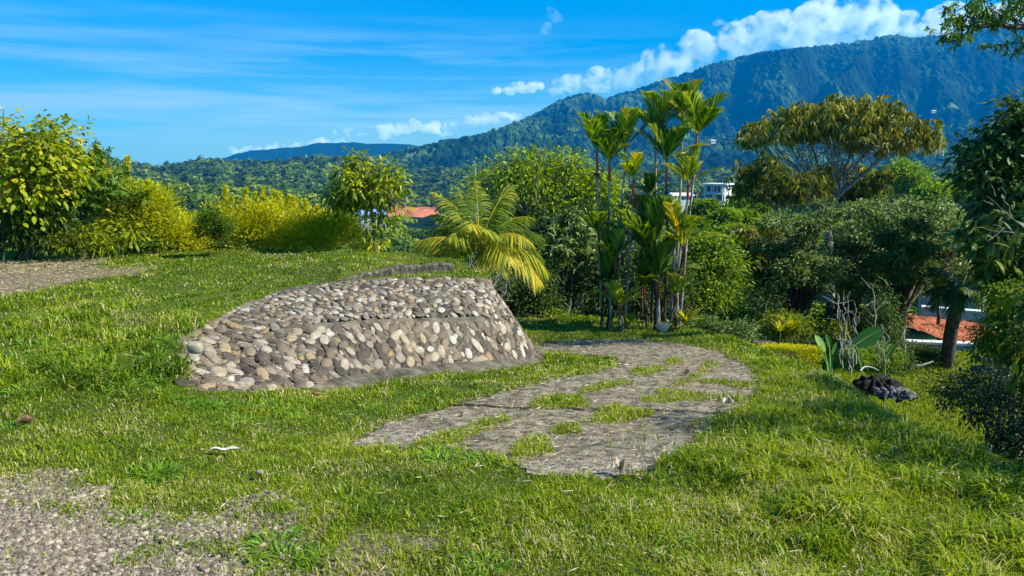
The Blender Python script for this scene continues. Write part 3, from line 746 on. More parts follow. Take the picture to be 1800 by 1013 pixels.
def no_grass(x, y, r):
    """True where nothing grows"""
    dd = poly_sd(x, y, DRIVE) + (fbm(x * 7, y * 7, 3, 13) - .5) * .16 - .03
    onp = np.zeros(x.shape, bool)
    for p in GP: onp |= poly_sd(x, y, p) + (fbm(x * 8, y * 8, 2, 14) - .5) * .14 < -.035
    k = (dd < 0) & ~onp & (r > .012)
    gd = poly_sd(x, y, GRAVEL) + (fbm(x * 5, y * 5, 3, 44) - .5) * .35; k |= (gd < 0) & (r > .05 + .25 * sstep(-.15, 0, gd) + .5 * sstep(.58, .72, fbm(x * 4, y * 4, 3, 17)))
    di = poly_sd(x, y, DIRT) + (fbm(x * 3, y * 6, 3, 15) - .5) * .8; k |= (di < 0) & (r > .16)
    s2 = poly_sd(x, y, SOIL2) + (fbm(x * 5, y * 5, 3, 15) - .5) * .3; k |= (s2 < 0) & (r > .35)
    t = wall_t(x, y); k |= (t > .0) & (t < .965) & (x > xl_wall(y) + .12 * fbm(x * 5, y * 5) - .02) & ((r > .006) | (t < .85))
    fo = line_dist(x, y, WST[2:9, 0, :2])[0]; k |= (fo < .15) & (y > 6.0)
    bare = fbm(x * 3.1, y * 3.1, 4, 18); k |= (bare > .62) & (r > .62); b2 = fbm(x * 8, y * 8, 3, 28); k |= (b2 > .70) & (r > .6)
    kd, ks = line_dist(x, y, KERB); k |= (kd < .07) & (ks < 1.5) & (x > -2.1) & (r > .03) & (((ks > 0) & (kd < .17)) | (ks < 0))
    return k
def build_grass():
    g = G()
    def batch(y0, y1, dens, wmul):
        A = 0.5 * (1.56) * (y1 ** 2 - y0 ** 2); n = int(A * dens); y = np.sqrt(rng.uniform(y0 ** 2, y1 ** 2, n)); x = rng.uniform(-.78, .78, n) * y
        r = rng.random(n); k = ~no_grass(x, y, r); sd = poly_sd(x, y, PLATEAU); k &= sd < .9
        x, y = x[k], y[k]; n = len(x); h = field_height(x, y) * rng.uniform(.6, 1.5, n)
        lean = np.clip(rng.normal(.62, .25, n), .1, 1.0); lean = np.where(h > .07, np.clip(lean + .1, 0, 1), lean)
        w = (.0026 + .018 * h * rng.uniform(.5, 1.2, n)) * wmul * (1 + .1 * y)
        c = fbm(x * 1.1, y * 1.1, 3, 19); f = fbm(x * 4.5, y * 4.5, 2, 20)
        rnd = .12 + .62 * c + .35 * (f - .5) + rng.normal(size=n) * .17; straw = rng.random(n) < .06 + .22 * sstep(.55, .7, fbm(x * 2.3, y * 2.3, 3, 23)); rnd = np.where(straw, rng.uniform(.86, 1, n), np.clip(rnd, 0, .84))
        blades(g, x, y, h, w, lean, rnd)
    batch(2.25, 3.6, 11500, 1.0); batch(3.6, 5.2, 8000, 1.1); batch(5.2, 8.0, 3600, 1.35); batch(8.0, 14.0, 1500, 1.9)
    o = tag(g.build('grass', [M_GRASS]), kind='stuff'); print('grass faces', sum(len(q) for q in g.n))
build_grass()
def seam_grass():
    g = G()
    for p in GP:
        q = scatter_poly(p, 9000, .0); q = q[poly_sd(q[:, 0], q[:, 1], p) < .02]; x, y = q[:, 0], q[:, 1]; n = len(x); blades(g, x, y, rng.uniform(.03, .065, n), rng.uniform(.004, .008, n), np.clip(rng.normal(.6, .25, n), .1, 1), np.clip(.55 + .22 * rng.normal(size=n), 0, .95))
    tag(g.build('seam_grass', [M_GRASS]), kind='stuff')
    a, b = JA, JB; t = np.linspace(0, 1, 90)[:, None]; q = a + (b - a) * t; nn = np.array((-(b - a)[1], (b - a)[0])) / np.linalg.norm(b - a); off = ((fbm(t[:, 0] * 30, t[:, 0] * 0, 3, 7) - .5) * .05)[:, None] * nn
    w = (.012 + .014 * vnoise(t[:, 0] * 40, t[:, 0] * 0))[:, None] * nn; L_ = q + off - w; R_ = q + off + w; zz = np.maximum(z_drive2(*(L_.T)), z_drive2(*(R_.T))) + .005
    g = G(); V = np.concatenate((np.column_stack((L_, zz)), np.column_stack((R_, zz)))); i = np.arange(89)[:, None]; g.add(V, np.hstack((i, i + 1, i + 91, i + 90))); tag(g.build('driveway_joint', [rough_mat('joint_soil', [(.008, .006, .004), (.03, .022, .014)], bump=.3)]), kind='structure')
seam_grass()
def dry_litter():
    g = G(); q = scatter_poly(DRIVE, 26000, .12); q = q[fbm(q[:, 0] * 3, q[:, 1] * 3, 3, 33) + .35 * rng.random(len(q)) > .52]
    d = scatter_poly(DIRT, 16000, .2); e2 = rng.uniform((-2, 2.3), (2.8, 5.5), (1400, 2)); e3 = wall_surf(rng.uniform(0, 2.6, 2500), rng.uniform(0, 1.9, 2500))
    q = np.concatenate((q, d, e2)); z = z_near(q[:, 0], q[:, 1]) + .022 + rng.uniform(0, .015, len(q)); C = np.concatenate((np.column_stack((q, z)), e3 + (0, 0, .02)))
    n = len(C); D = rdir(n); D[:, 2] *= .12; leaves(g, C, D, rdir(n, 1.0), rng.uniform(.02, .09, n), rng.uniform(.002, .005, n), rng.random(n), bend=.0)
    m = foliage('dry_straw', [(.06, .04, .025), (.18, .13, .07), (.33, .26, .16), (.45, .38, .27)], transl=.1, rough=.8, spec=.1)
    tag(g.build('dry_grass_litter', [m]), kind='stuff')
dry_litter()

# weeds: rank tufts that stand out of the lawn
M_WEED = foliage('weed_blade', [(.03, .075, .005), (.06, .14, .007), (.10, .20, .012), (.17, .25, .02)], transl=.35, rough=.4, spec=.45)
TUFTS = [(120, 640, .22), (60, 610, .18), (230, 590, .16), (240, 668, .2), (180, 672, .15), (295, 600, .15), (290, 545, .12), (320, 540, .12), (20, 640, .2), (90, 560, .12), (175, 545, .1), (350, 715, .1), (280, 650, .14), (338, 712, .09), (362, 716, .08), (400, 718, .09), (312, 704, .10), (298, 690, .09), (292, 640, .10), (430, 716, .08), (480, 712, .09), (515, 706, .09), (550, 700, .08), (276, 675, .14), (300, 706, .10), (290, 610, .12), (330, 592, .1), (345, 575, .1), (360, 560, .09), (270, 630, .16), (390, 716, .12), (450, 720, .1), (215, 688, .18), (40, 690, .14),
         (430, 745, .15), (270, 840, .16), (290, 835, .13), (405, 752, .12), (765, 800, .15), (845, 812, .13), (740, 785, .10), (700, 790, .08), (860, 820, .12), (780, 812, .14), (230, 915, .1), (500, 725, .12), (545, 715, .12), (600, 730, .1), (740, 700, .12), (655, 720, .12), (690, 695, .1),
         (480, 960, .14), (560, 985, .1), (850, 1000, .12), (500, 990, .12), (640, 690, .12), (575, 700, .12), (520, 740, .12), (20, 755, .1)]
def tuft(px, py, r, label_i):
    q = ground_hit(px, py); n = int(90 * r / .15); g = G()
    a = rng.uniform(0, 6.283, n); rr = r * .55 * np.sqrt(rng.random(n)); x = q[0] + rr * np.cos(a); y = q[1] + rr * np.sin(a)
    C = np.column_stack((x, y, z_near(x, y))); D = np.stack((np.cos(a), np.sin(a), np.full(n, 0.0)), 1) * rng.uniform(.3, 1.1, n)[:, None] + (0, 0, .8)
    leaves(g, C, D, np.array((0, 0, 1.0)) + rng.normal(size=(n, 3)) * .3, r * rng.uniform(.5, 1.1, n), .0045 + .028 * r * rng.uniform(.6, 1.1, n), np.clip(.45 + rng.normal(size=n) * .2, 0, 1), bend=.55, segs=2)
    return g
gt = G()
for (a, b, r) in TUFTS: t_ = tuft(a, b, r, 0); gt.v += t_.v; gt.l += [l + gt.c for l in t_.l]; gt.n += t_.n; gt.r += t_.r; gt.m += t_.m; gt.c += t_.c
# rank blades over the right foreground
n = 1500; y_ = rng.uniform(2.5, 5.2, n); x_ = rng.uniform(.2, .8, n) * y_; k_ = (fbm(x_ * 3, y_ * 3, 2, 5) > .45) & ~no_grass(x_, y_, np.ones(n)); x_, y_ = x_[k_], y_[k_]; n = len(x_)
a_ = rng.uniform(0, 6.283, n); D_ = np.stack((np.cos(a_), np.sin(a_), rng.uniform(.5, 1.6, n)), 1)
leaves(gt, np.column_stack((x_, y_, z_near(x_, y_))), D_, np.array((0, 0, 1.0)) + rng.normal(size=(n, 3)) * .3, rng.uniform(.07, .19, n), rng.uniform(.004, .009, n), np.clip(.6 + .3 * rng.normal(size=n), 0, 1), bend=.6, segs=2)
tag(gt.build('long_grass', [M_WEED]), kind='stuff')
# ================================================================ PLANTS
DK = (.010, .022, .004)
M_YEL = foliage('yellow_leaf', [(.05, .075, .004), (.17, .20, .004), (.36, .35, .006), (.50, .44, .02)], transl=.42, rough=.55, spec=.2)
M_YG = foliage('yellow_green_leaf', [(.018, .04, .004), (.06, .105, .006), (.13, .20, .008), (.26, .30, .012)], transl=.38, rough=.5)
M_BYG = foliage('bright_broad_leaf', [(.035, .055, .004), (.10, .15, .006), (.24, .28, .008), (.44, .38, .02), (.34, .20, .05)], [0, .3, .6, .9, 1], transl=.42, gain=1.3)
M_MID = foliage('mid_green_leaf', [(.014, .032, .004), (.038, .075, .006), (.075, .135, .010), (.15, .21, .02)], transl=.3, rough=.42)
M_GRY = foliage('grey_green_leaf', [(.012, .024, .006), (.042, .072, .014), (.10, .145, .030), (.22, .26, .09)], transl=.25, rough=.55, spec=.3)
M_DRK = foliage('dark_green_leaf', [(.010, .022, .003), (.026, .055, .006), (.06, .10, .012), (.13, .18, .03)], transl=.2, gain=1.1)
M_HEDGE = foliage('hedge_leaf', [(.003, .007, .002), (.010, .022, .003), (.03, .055, .008), (.13, .17, .05)], transl=.08, gain=1.0)
M_OLV = foliage('olive_brown_leaf', [(.022, .030, .005), (.06, .078, .008), (.13, .140, .012), (.25, .215, .03), (.42, .37, .14)], [0, .3, .6, .85, 1], transl=.3, rough=.4, spec=.5)
M_UMB = foliage('valley_tree_leaf', [(.035, .07, .004), (.075, .135, .006), (.13, .21, .008), (.20, .27, .012)], transl=.3, rough=.6)
M_PALMD = foliage('palm_leaflet', [(.010, .032, .004), (.035, .085, .006), (.10, .17, .010), (.24, .28, .03), (.34, .22, .05)], transl=.35, rough=.38, spec=.45)
M_PALMY = foliage('palm_leaflet_yellow', [(.07, .12, .006), (.15, .21, .008), (.33, .33, .012), (.55, .42, .02), (.60, .33, .02)], transl=.42, rough=.4, spec=.4)
M_COCO = foliage('coconut_leaflet', [(.022, .050, .004), (.055, .10, .006), (.12, .16, .008), (.30, .27, .015), (.46, .33, .03)], [0, .3, .55, .8, 1], transl=.42, rough=.38, spec=.4)
M_TWIG = rough_mat('dry_twig', [(.16, .14, .12), (.34, .31, .27), (.5, .47, .42)], scale=20, bump=.3)
M_BRN = rough_mat('brown_bark', [(.025, .018, .012), (.07, .05, .035), (.13, .10, .07)], scale=12, bump=.6, bscale=50)
M_PBARK = rough_mat('palm_bark', [(.12, .10, .08), (.28, .25, .21), (.46, .44, .40)], scale=6, bump=.5, bscale=30)
M_RED = rough_mat('red_crownshaft', [(.16, .012, .006), (.34, .03, .012), (.42, .06, .02)], scale=5, bump=.1, rough=.4, spec=.5)
M_GRNST = rough_mat('green_stalk', [(.08, .13, .02), (.18, .24, .04)], scale=6, bump=.1, rough=.5)

def lobe(px, py, rx, ry, d, rd=None):
    k = d / F * 1.02; c = P(px, py, d); return (c, np.array((rx * k, (rd if rd is not None else (rx + ry) * .5 * k), ry * k)))
def sprout_lobes(lobes, k=6):
    out = []
    for c, r in lobes:
        out.append((c, r * .72))
        for _ in range(k):
            d = rdir(1, .15)[0]; f = rng.uniform(.24, .55); out.append((c + d * r * rng.uniform(.6, 1.12), r * f * np.array((1.15, 1.15, .8))))
    return out
def crown(g, lobes, nsub, nleaf, subr, Ln, W, droop=.3, upb=.25, tint=0.0, segs=1, whorl=0, bend=.2, tips=None, spread=.17, expand=True, flat=.75, kexp=6):
    if expand: lobes = sprout_lobes(lobes, kexp)
    w = np.array([r[0] * r[2] + .4 * r[0] * r[1] for _, r in lobes]); w = w / w.sum(); li = rng.choice(len(lobes), nsub, p=w)
    C = np.array([c for c, _ in lobes])[li]; Rr = np.array([r for _, r in lobes])[li]
    d = rdir(nsub, upb); sc = C + d * Rr * rng.uniform(.45, 1.0, (nsub, 1)) ** .6
    sr = rng.random(nsub)
    per = rng.multinomial(nleaf, np.ones(nsub) / nsub) if not whorl else np.full(nsub, max(1, nleaf // nsub))
    idx = np.repeat(np.arange(nsub), per); n = len(idx)
    if whorl:
        # leaves in rosettes at twig ends
        nr = max(1, int(round((nleaf / nsub) / whorl))); ros = np.repeat(sc, nr, 0) + rdir(nsub * nr, .2) * subr * rng.uniform(.3, 1.2, (nsub * nr, 1)); rs = np.repeat(sr, nr)
        idx2 = np.repeat(np.arange(len(ros)), whorl); n = len(idx2); ax = unit(rdir(len(ros), .9))[idx2]
        q = rdir(n); q = unit(q - ax * (q * ax).sum(1, keepdims=True)); D = unit(q + ax * .35 + np.array((0, 0, -droop)))
        Pn = ros[idx2]; tn = rs[idx2]; Up = ax
    else:
        off = np.clip(rng.normal(size=(n, 3)), -1.7, 1.7) * subr * np.array((1, 1, flat)); Pn = sc[idx] + off; tn = sr[idx]
        D = unit(unit(off) * .8 + d[idx] * .4 + rdir(n) * .55 + np.array((0, 0, -droop))); Up = unit(rdir(n) * .55 + np.array((0, 0, 1.0)))
    rv = np.clip(.42 + tint + (tn - .5) * .45 + rng.normal(size=n) * spread, 0, 1)
    if tips is not None:
        m = rng.random(n) < tips; rv = np.where(m, rng.uniform(.88, 1, n), rv)
    leaves(g, Pn, D, Up, Ln * rng.uniform(.65, 1.2, n), W * rng.uniform(.7, 1.2, n), rv, bend=bend, segs=segs)
    return sc
def limb(g, a, b, r0, r1, wob=.06, n=6, sag=0.0, sides=5):
    a = np.asarray(a, float); b = np.asarray(b, float); t = np.linspace(0, 1, n)[:, None]; L = np.linalg.norm(b - a)
    p = a + (b - a) * t; nz = rng.normal(size=(n, 3)) * wob * L / n * 2; nz[0] = 0; nz[-1] = 0; p = p + nz + np.array((0, 0, sag * L)) * np.sin(t * math.pi)
    tube(g, p, np.linspace(r0, r1, n), sides); return p
def plant(name, label, cat, base, lobes, mat, nsub, nleaf, subr, Ln, W, trunk=None, bark=None, group=None, limbs=10, fork=.35, stems=1, partname='crown', extra=None, trunkpath=None, **kw):
    """base=(x,y) on the ground; trunk = radius at the base"""
    x, y = base; z = gz(x, y) - .03; e = empty(name, (x, y, z), label, cat, group)
    g = G(); sc = crown(g, lobes, nsub, nleaf, subr, Ln, W, **kw)
    if extra: extra(g)
    g.build(partname, [mat] if not isinstance(mat, list) else mat, e)
    if trunk:
        tg = G(); C = np.mean([c for c, _ in lobes], 0); top = np.array((x, y, z)) * (1 - fork) + C * fork
        if trunkpath is not None:
            tp = np.array(trunkpath, float); tp = np.concatenate(([(x, y, z)], tp)); tube(tg, tp, np.linspace(trunk, trunk * .6, len(tp)), 7); roots = [tp[-1]]; sp = tp
        else:
            roots = []
            for s in range(stems):
                o = rng.normal(size=3) * (0.06 * np.linalg.norm(C - (x, y, z)) if stems > 1 else 0.0); o[2] *= .2; b0 = np.array((x, y, z)) + (o * .4 * (1, 1, 0) if stems > 1 else 0)
                sp = limb(tg, b0, top + o, trunk, trunk * .65, .05, 7, sides=7); roots.append(sp[-1])
        order = rng.permutation(len(sc))[:limbs]
        for k in order:
            r0 = roots[rng.integers(len(roots))]; q = sc[k]; m = r0 + (q - r0) * .5 + np.array((0, 0, .12 * np.linalg.norm(q - r0)))
            limb(tg, r0, m, trunk * .45, trunk * .25, .05, 4); limb(tg, m, q, trunk * .25, trunk * .06, .08, 4)
            for _ in range(2):
                q2 = sc[rng.integers(len(sc))]
                if np.linalg.norm(q2 - m) < 1.3 * np.linalg.norm(q - m): limb(tg, m, q2, trunk * .16, trunk * .04, .08, 4, sides=4)
        tg.build('trunk', [bark or M_BARK], e, smooth=True)
    return e
def base_at(px, py, d): c = P(px, py, d); return (c[0], c[1])
def LB(lst, d, rd=None): return [lobe(a, b, c_, e_, d + rng.uniform(-.25, .25), rd) for a, b, c_, e_ in lst]

# ---- left side of the lawn
plant('broadleaf_tree', 'tree with large yellow heart-shaped leaves at the left edge of the lawn', 'tree', (-7.6, 11.6), LB([(62, 264, 75, 30), (20, 300, 75, 50), (100, 300, 50, 38), (-20, 260, 40, 40), (40, 345, 70, 40)], 11.4),
      M_BYG, 80, 4600, .20, .098, .066, trunk=.05, limbs=14, droop=.5, tint=.12, segs=2)
plant('fine_leaved_tree', 'green tree with narrow leaves in rosettes standing right of the yellow heart-leaved tree', 'tree', (-7.0, 12.3), LB([(95, 275, 50, 26), (140, 292, 38, 32), (130, 345, 75, 50), (70, 360, 90, 48), (178, 335, 26, 36)], 12.3),
      M_MID, 200, 14000, .16, .10, .030, trunk=.045, limbs=22, whorl=7, droop=.15, tint=.16)
plant('undergrowth_shrub', 'dark dense shrub at the foot of the yellow heart-leaved tree', 'shrub', (-7.9, 11.7), LB([(15, 400, 60, 36), (75, 408, 55, 30), (120, 418, 30, 20)], 11.5),
      M_DRK, 120, 7500, .13, .10, .026, trunk=.02, stems=5, limbs=18, droop=.3, tint=.15, bark=M_BRN, partname='foliage')
plant('fern', 'bright green arching fern low under the left trees', 'fern', base_at(150, 440, 11.8), LB([(140, 422, 45, 12), (185, 428, 30, 9)], 11.8), M_BYG, 40, 1300, .09, .11, .022, droop=.25, tint=-.15, partname='foliage')
def sprig():
    x, y, _ = P(2, 440, 11.0); z = gz(x, y); e = empty('tall_sapling', (x, y, z), 'thin sapling with feathery pale leaves rising above the trees at the far left', 'sapling')
    g = G(); s = G(); top = P(6, 192, 11.0); p = limb(s, (x, y, z), top, .014, .004, .03, 12); s.build('stem', [M_BRN], e)
    for k in range(26):
        t = rng.uniform(.55, 1); b = p[0] + (p[-1] - p[0]) * t; d = rdir(1, .1)[0]; L = rng.uniform(.15, .3)
        for j in range(9):
            q = b + d * L * j / 9 + np.array((0, 0, -.15 * L * (j / 9) ** 2)); sd = unit(np.cross(d, (0, 0, 1.0)))
            leaves(g, np.array([q, q]), np.array([sd + d * .4, -sd + d * .4]), np.array((0, 0, 1.0)), .05, .016, rng.uniform(.5, 1, 2))
    g.build('foliage', [M_BYG], e)
sprig()
BU = dict(droop=-.25, upb=.35, segs=1, bend=.05, partname='foliage')
def shoots(lst, d):
    def f(g):
        for (px, y0, y1, w) in lst:
            a, b = P(px, y0, d), P(px + rng.uniform(-4, 4), y1, d); n = int((y0 - y1) * 5); t = rng.random(n) ** .8; wd = w * d / F * (1.05 - t)
            Pn = a + (b - a) * t[:, None] + rdir(n) * wd[:, None] * .5; D = rdir(n, .7); leaves(g, Pn, D, rdir(n, 1), .075, .024, np.clip(.55 + .2 * rng.normal(size=n), 0, 1), bend=.1)
    return f
plant('yellow_bush', 'tall yellow-green feathery bush right of the left-hand trees, one shoot far above the rest', 'bush', base_at(235, 440, 12.9), LB([(180, 345, 36, 38), (215, 350, 42, 34), (250, 372, 42, 44), (205, 392, 62, 42), (290, 400, 42, 34)], 12.8),
      M_YEL, 330, 17000, .13, .072, .022, trunk=.02, stems=6, extra=shoots([(222, 345, 276, 9), (190, 325, 300, 8), (262, 350, 318, 8), (298, 380, 352, 8), (168, 320, 292, 9)], 12.8), **BU)
plant('broadleaf_plant', 'leafy plant with broad pointed yellow-green leaves in front of the tall yellow bush', 'plant', base_at(215, 436, 12.1), LB([(215, 398, 42, 26), (235, 412, 30, 18), (180, 415, 30, 16)], 12.2), M_BYG, 40, 520, .12, .13, .065, trunk=.015, stems=3, limbs=8, droop=.35, segs=2, tint=-.05, partname='foliage')
plant('yellow_bush', 'low yellow bush just left of the round dark bush', 'bush', base_at(325, 440, 13.1), LB([(318, 416, 40, 20), (345, 410, 22, 26), (300, 408, 36, 26)], 13.0), M_YEL, 130, 6500, .12, .066, .020, tint=.1, **BU)
plant('round_bush', 'small round dark-leaved bush in front of the yellow bushes', 'bush', base_at(376, 426, 11.9), LB([(376, 392, 25, 24), (376, 404, 22, 18)], 11.8), M_YG, 90, 6500, .06, .04, .018, tint=-.22, droop=0, bend=.05, partname='foliage')
plant('yellow_bush', 'yellow bush with many upright shoots just right of the round dark bush', 'bush', base_at(450, 440, 13.4), LB([(420, 402, 44, 38), (462, 392, 46, 36), (440, 420, 60, 20), (398, 392, 20, 34)], 13.4),
      M_YEL, 290, 14000, .13, .072, .022, tint=.06, extra=shoots([(396, 375, 328, 10), (412, 365, 348, 8), (430, 362, 330, 10), (447, 362, 340, 8), (461, 360, 330, 9), (478, 362, 335, 8), (492, 366, 338, 9)], 13.4), **BU)
plant('yellow_bush', 'yellow bush in the middle of the lawn edge, its shoots sloping down to the right', 'bush', base_at(545, 440, 13.0), LB([(520, 404, 46, 38), (555, 406, 42, 32), (540, 422, 55, 18)], 13.2), M_YEL, 230, 12000, .13, .072, .022, tint=.12, extra=shoots([(505, 372, 345, 9), (520, 375, 348, 9), (537, 380, 352, 8), (555, 384, 362, 8)], 13.2), **BU)
plant('yellow_bush', 'low yellow bush left of the slender young tree at the right end of the row', 'bush', base_at(610, 442, 12.6), LB([(598, 418, 42, 24), (628, 430, 26, 16), (580, 405, 24, 22)], 12.7), M_YEL, 130, 6500, .12, .066, .02, tint=.05, **BU)
def stick(g):
    pass
e = plant('young_tree', 'slender young tree with drooping yellow-green leaves at the far edge of the lawn', 'tree', base_at(664, 452, 12.35), LB([(628, 290, 12, 22), (600, 322, 26, 20), (645, 312, 30, 22), (690, 322, 24, 18), (622, 350, 38, 20), (665, 352, 34, 20), (584, 352, 18, 14), (650, 330, 40, 24), (655, 400, 9, 26), (662, 425, 12, 10), (676, 385, 18, 12)], 12.3),
      M_BYG, 105, 3000, .11, .115, .040, trunk=.03, limbs=26, droop=.55, tint=.0, segs=2, trunkpath=[P(658, 410, 12.3), P(655, 380, 12.3), P(648, 352, 12.3), P(638, 320, 12.3)])
tg = G(); limb(tg, P(664, 388, 12.3), P(698, 338, 12.2), .012, .009, .01); tg.build('dead_branch', [M_TWIG], e)

# ---- coconut palm
def frond(parent, b, az, el, L, curl, mat, nl=30, ll=.35, lw=.03, droop=.5, rv=.4, vee=.5, tip=.25, name='frond', spread=.12, taper=.9, fwd=.75):
    g = G(); n = 14; t = np.linspace(0, 1, n); ang = el - curl * t ** 1.3; dl = L / n
    H = np.array((math.sin(az), math.cos(az), 0.0)); p = [np.array(b, float)]
    for a in ang[:-1]: p.append(p[-1] + (H * math.cos(a) + np.array((0, 0, math.sin(a)))) * dl)
    p = np.array(p); tube(g, p, np.linspace(.016, .003, n) * (L / 1.4), 4, rnd=min(1, rv + .3))
    S = np.array((H[1], -H[0], 0.0)); k = np.linspace(.12, .99, nl); Pn = np.stack([np.interp(k, t, p[:, i]) for i in range(3)], 1); T = unit(np.stack([np.interp(k, t, np.gradient(p[:, i])) for i in range(3)], 1)); Up = np.cross(S, T) * 1.0
    Up = np.where(Up[:, 2:] < 0, -Up, Up)
    for s in (-1, 1):
        m = len(k); D = unit(S * s * (1.0) + T * (fwd + .35 * k[:, None]) + Up * vee * .6 + rng.normal(size=(m, 3)) * .09 - np.array((0, 0, 1)) * droop * .35)
        LL = ll * (np.sin(np.clip(k * 1.05 + .06, 0, 1) * math.pi) ** .5 * .75 + .25) * rng.uniform(.85, 1.1, m) * np.where(k > .9, taper, 1)
        leaves(g, Pn, D, Up + rng.normal(size=(m, 3)) * .15, LL, lw * rng.uniform(.8, 1.2, m), np.clip(rv + tip * (k - .5) + rng.normal(size=m) * spread, 0, 1), bend=droop, segs=2, fold=.05)
    return g.build(name, [mat], parent)
def coconut():
    b = P(838, 520, 12.3); b[2] = gz(b[0], b[1]); c = P(846, 436, 12.0); e = empty('coconut_palm', b, 'young coconut palm with arching yellow-tinged fronds behind the stone wall', 'palm tree')
    tg = G(); tube(tg, [b - (0, 0, .3), b + (c - b) * .4, c - (0, 0, .05), c + (0, 0, .12)], [.10, .085, .07, .05], 9); tg.build('trunk', [M_BRN], e, smooth=True)
    # (end px, end py, towards the viewer?, tint, raised where fronds should look sunlit)
    F_ = [(-88, 20, 1.15, .9, .45), (-75, 34, 1.15, 1.0, .5), (-60, 50, 1.2, 1.0, .45), (-48, 62, 1.25, .9, .4), (-38, 72, 1.3, .8, .5), (-8, 80, 1.3, .75, .45), (32, 74, 1.3, .85, .5), (35, 66, 1.3, .8, .4), (55, 50, 1.25, 1.2, .35), (75, 36, 1.25, 1.35, .28), (88, 24, 1.2, 1.5, .3),
          (-70, 12, 1.05, 1.3, .62), (75, 8, 1.3, 1.25, .55), (100, 14, 1.35, 1.5, .72), (118, 6, 1.45, 1.4, .78), (150, 20, 1.1, 1.3, .7), (-112, 20, 1.15, 1.4, .7), (-135, 18, 1.0, 1.4, .75), (-95, 34, 1.25, 1.25, .6), (-82, 4, 1.1, .9, .7), (-150, 40, 1.1, 1.3, .5), (180, 50, 1.0, 1.2, .55), (165, 5, .9, .9, .8)]
    for az, el, L, cu, rv in F_ + [(-40, 40, 1.35, 1.2, .6), (20, 50, 1.4, 1.1, .4), (45, 70, 1.35, .8, .55), (-65, 66, 1.3, .9, .65), (130, 45, 1.2, 1.5, .75), (-170, 62, 1.1, 1.5, .7)]:
        frond(e, c + rng.normal(size=3) * .03, R(az), R(el), L * 1.02, cu, M_COCO, nl=52, ll=.42, lw=.019, droop=.66, rv=rv - .08 + rng.normal() * .06, vee=.35, tip=.30, spread=.14)
    sg = G(); tube(sg, [c, c + (.0, 0, .5), c + (-.02, 0, 1.35)], [.012, .009, .003], 5, rnd=.5); sg.build('spear_leaf', [M_COCO], e)
coconut()
def brush():
    b = P(822, 478, 11.0); b[2] = gz(b[0], b[1]); e = empty('dry_brush', b, 'tangle of bare grey twigs beside the kerb end, left of the coconut palm', 'dry bush'); g = G()
    for i in range(60):
        a = b + (rng.normal() * .16, rng.normal() * .1, 0); q = a + np.array((rng.normal() * .22, rng.normal() * .15, rng.uniform(.12, .62))); p = limb(g, a, q, .007, .003, .15, 5, sides=4)
        for _ in range(3): limb(g, p[rng.integers(1, 5)], q + rdir(1)[0] * .16, .004, .0015, .12, 4, sides=3)
    g.build('twigs', [M_TWIG], e)
brush()

# ---- middle
plant('tall_bush_tree', 'broad yellow-green tree crowned with many twigs, right behind the coconut palm', 'tree', base_at(960, 600, 20), LB([(872, 305, 30, 20), (915, 292, 32, 20), (960, 284, 34, 18), (1000, 292, 26, 22), (1035, 320, 40, 30), (905, 335, 62, 40), (985, 340, 70, 45), (1062, 360, 42, 42), (930, 385, 62, 42), (1010, 395, 60, 40), (1085, 395, 30, 35)], 20),
      M_YG, 260, 14500, .22, .135, .055, trunk=.12, limbs=130, droop=.1, tint=.20, kexp=10, spread=.28)
plant('rosette_tree', 'tree with pale glossy leaves in rosettes below the tall yellow-green tree', 'tree', base_at(985, 600, 16.6), LB([(955, 445, 44, 38), (1005, 430, 42, 36), (930, 485, 44, 34), (1005, 490, 45, 42), (1045, 460, 26, 44)], 16.6),
      M_GRY, 190, 9000, .2, .16, .05, trunk=.07, limbs=30, whorl=7, droop=.35, tint=.14, segs=1)
plant('dark_shrub', 'dark glossy shrub between the stone wall and the palms', 'shrub', base_at(925, 590, 15.0), LB([(885, 510, 34, 34), (915, 540, 40, 42), (955, 530, 40, 40), (905, 575, 40, 22)], 15),
      M_DRK, 220, 12000, .14, .085, .036, trunk=.03, stems=5, limbs=26, droop=.3, tint=.12, bark=M_BRN)
plant('dark_shrub', 'dark shrub behind the red-stemmed palms', 'shrub', base_at(1100, 590, 15.6), LB([(1060, 520, 36, 60), (1110, 530, 50, 50), (1160, 500, 50, 60), (1150, 560, 60, 30), (1035, 560, 30, 30), (1110, 460, 50, 40)], 15.8),
      M_DRK, 330, 16000, .17, .095, .04, trunk=.03, stems=5, limbs=26, droop=.3, tint=.05, bark=M_BRN)
plant('light_shrub', 'small light green shrub at the path end between the wall and the palms', 'shrub', base_at(985, 592, 14.0), LB([(975, 562, 32, 16), (1005, 568, 26, 14), (985, 576, 40, 12)], 14.0), M_YG, 90, 4200, .08, .07, .028, tint=.14, droop=.1, partname='foliage')
plant('dense_tree', 'bushy mid-green tree directly right of the palms', 'tree', base_at(1250, 600, 17.0), LB([(1232, 435, 42, 30), (1262, 470, 46, 46), (1225, 505, 46, 46), (1272, 530, 44, 50), (1215, 560, 40, 30), (1290, 575, 34, 30)], 17.0),
      M_YG, 240, 15000, .19, .12, .048, trunk=.08, limbs=90, droop=.2, tint=.0, kexp=9, flat=.5, spread=.22)
plant('edge_shrub', 'low loose shrub on the bank below the bushy tree, right of the palms', 'shrub', base_at(1262, 604, 13.4), LB([(1230, 580, 32, 20), (1265, 588, 34, 18), (1300, 590, 26, 20), (1315, 600, 20, 12)], 13.6), M_GRY, 130, 6000, .1, .07, .028, tint=.10, droop=.2, trunk=.012, stems=5, limbs=20, partname='foliage')
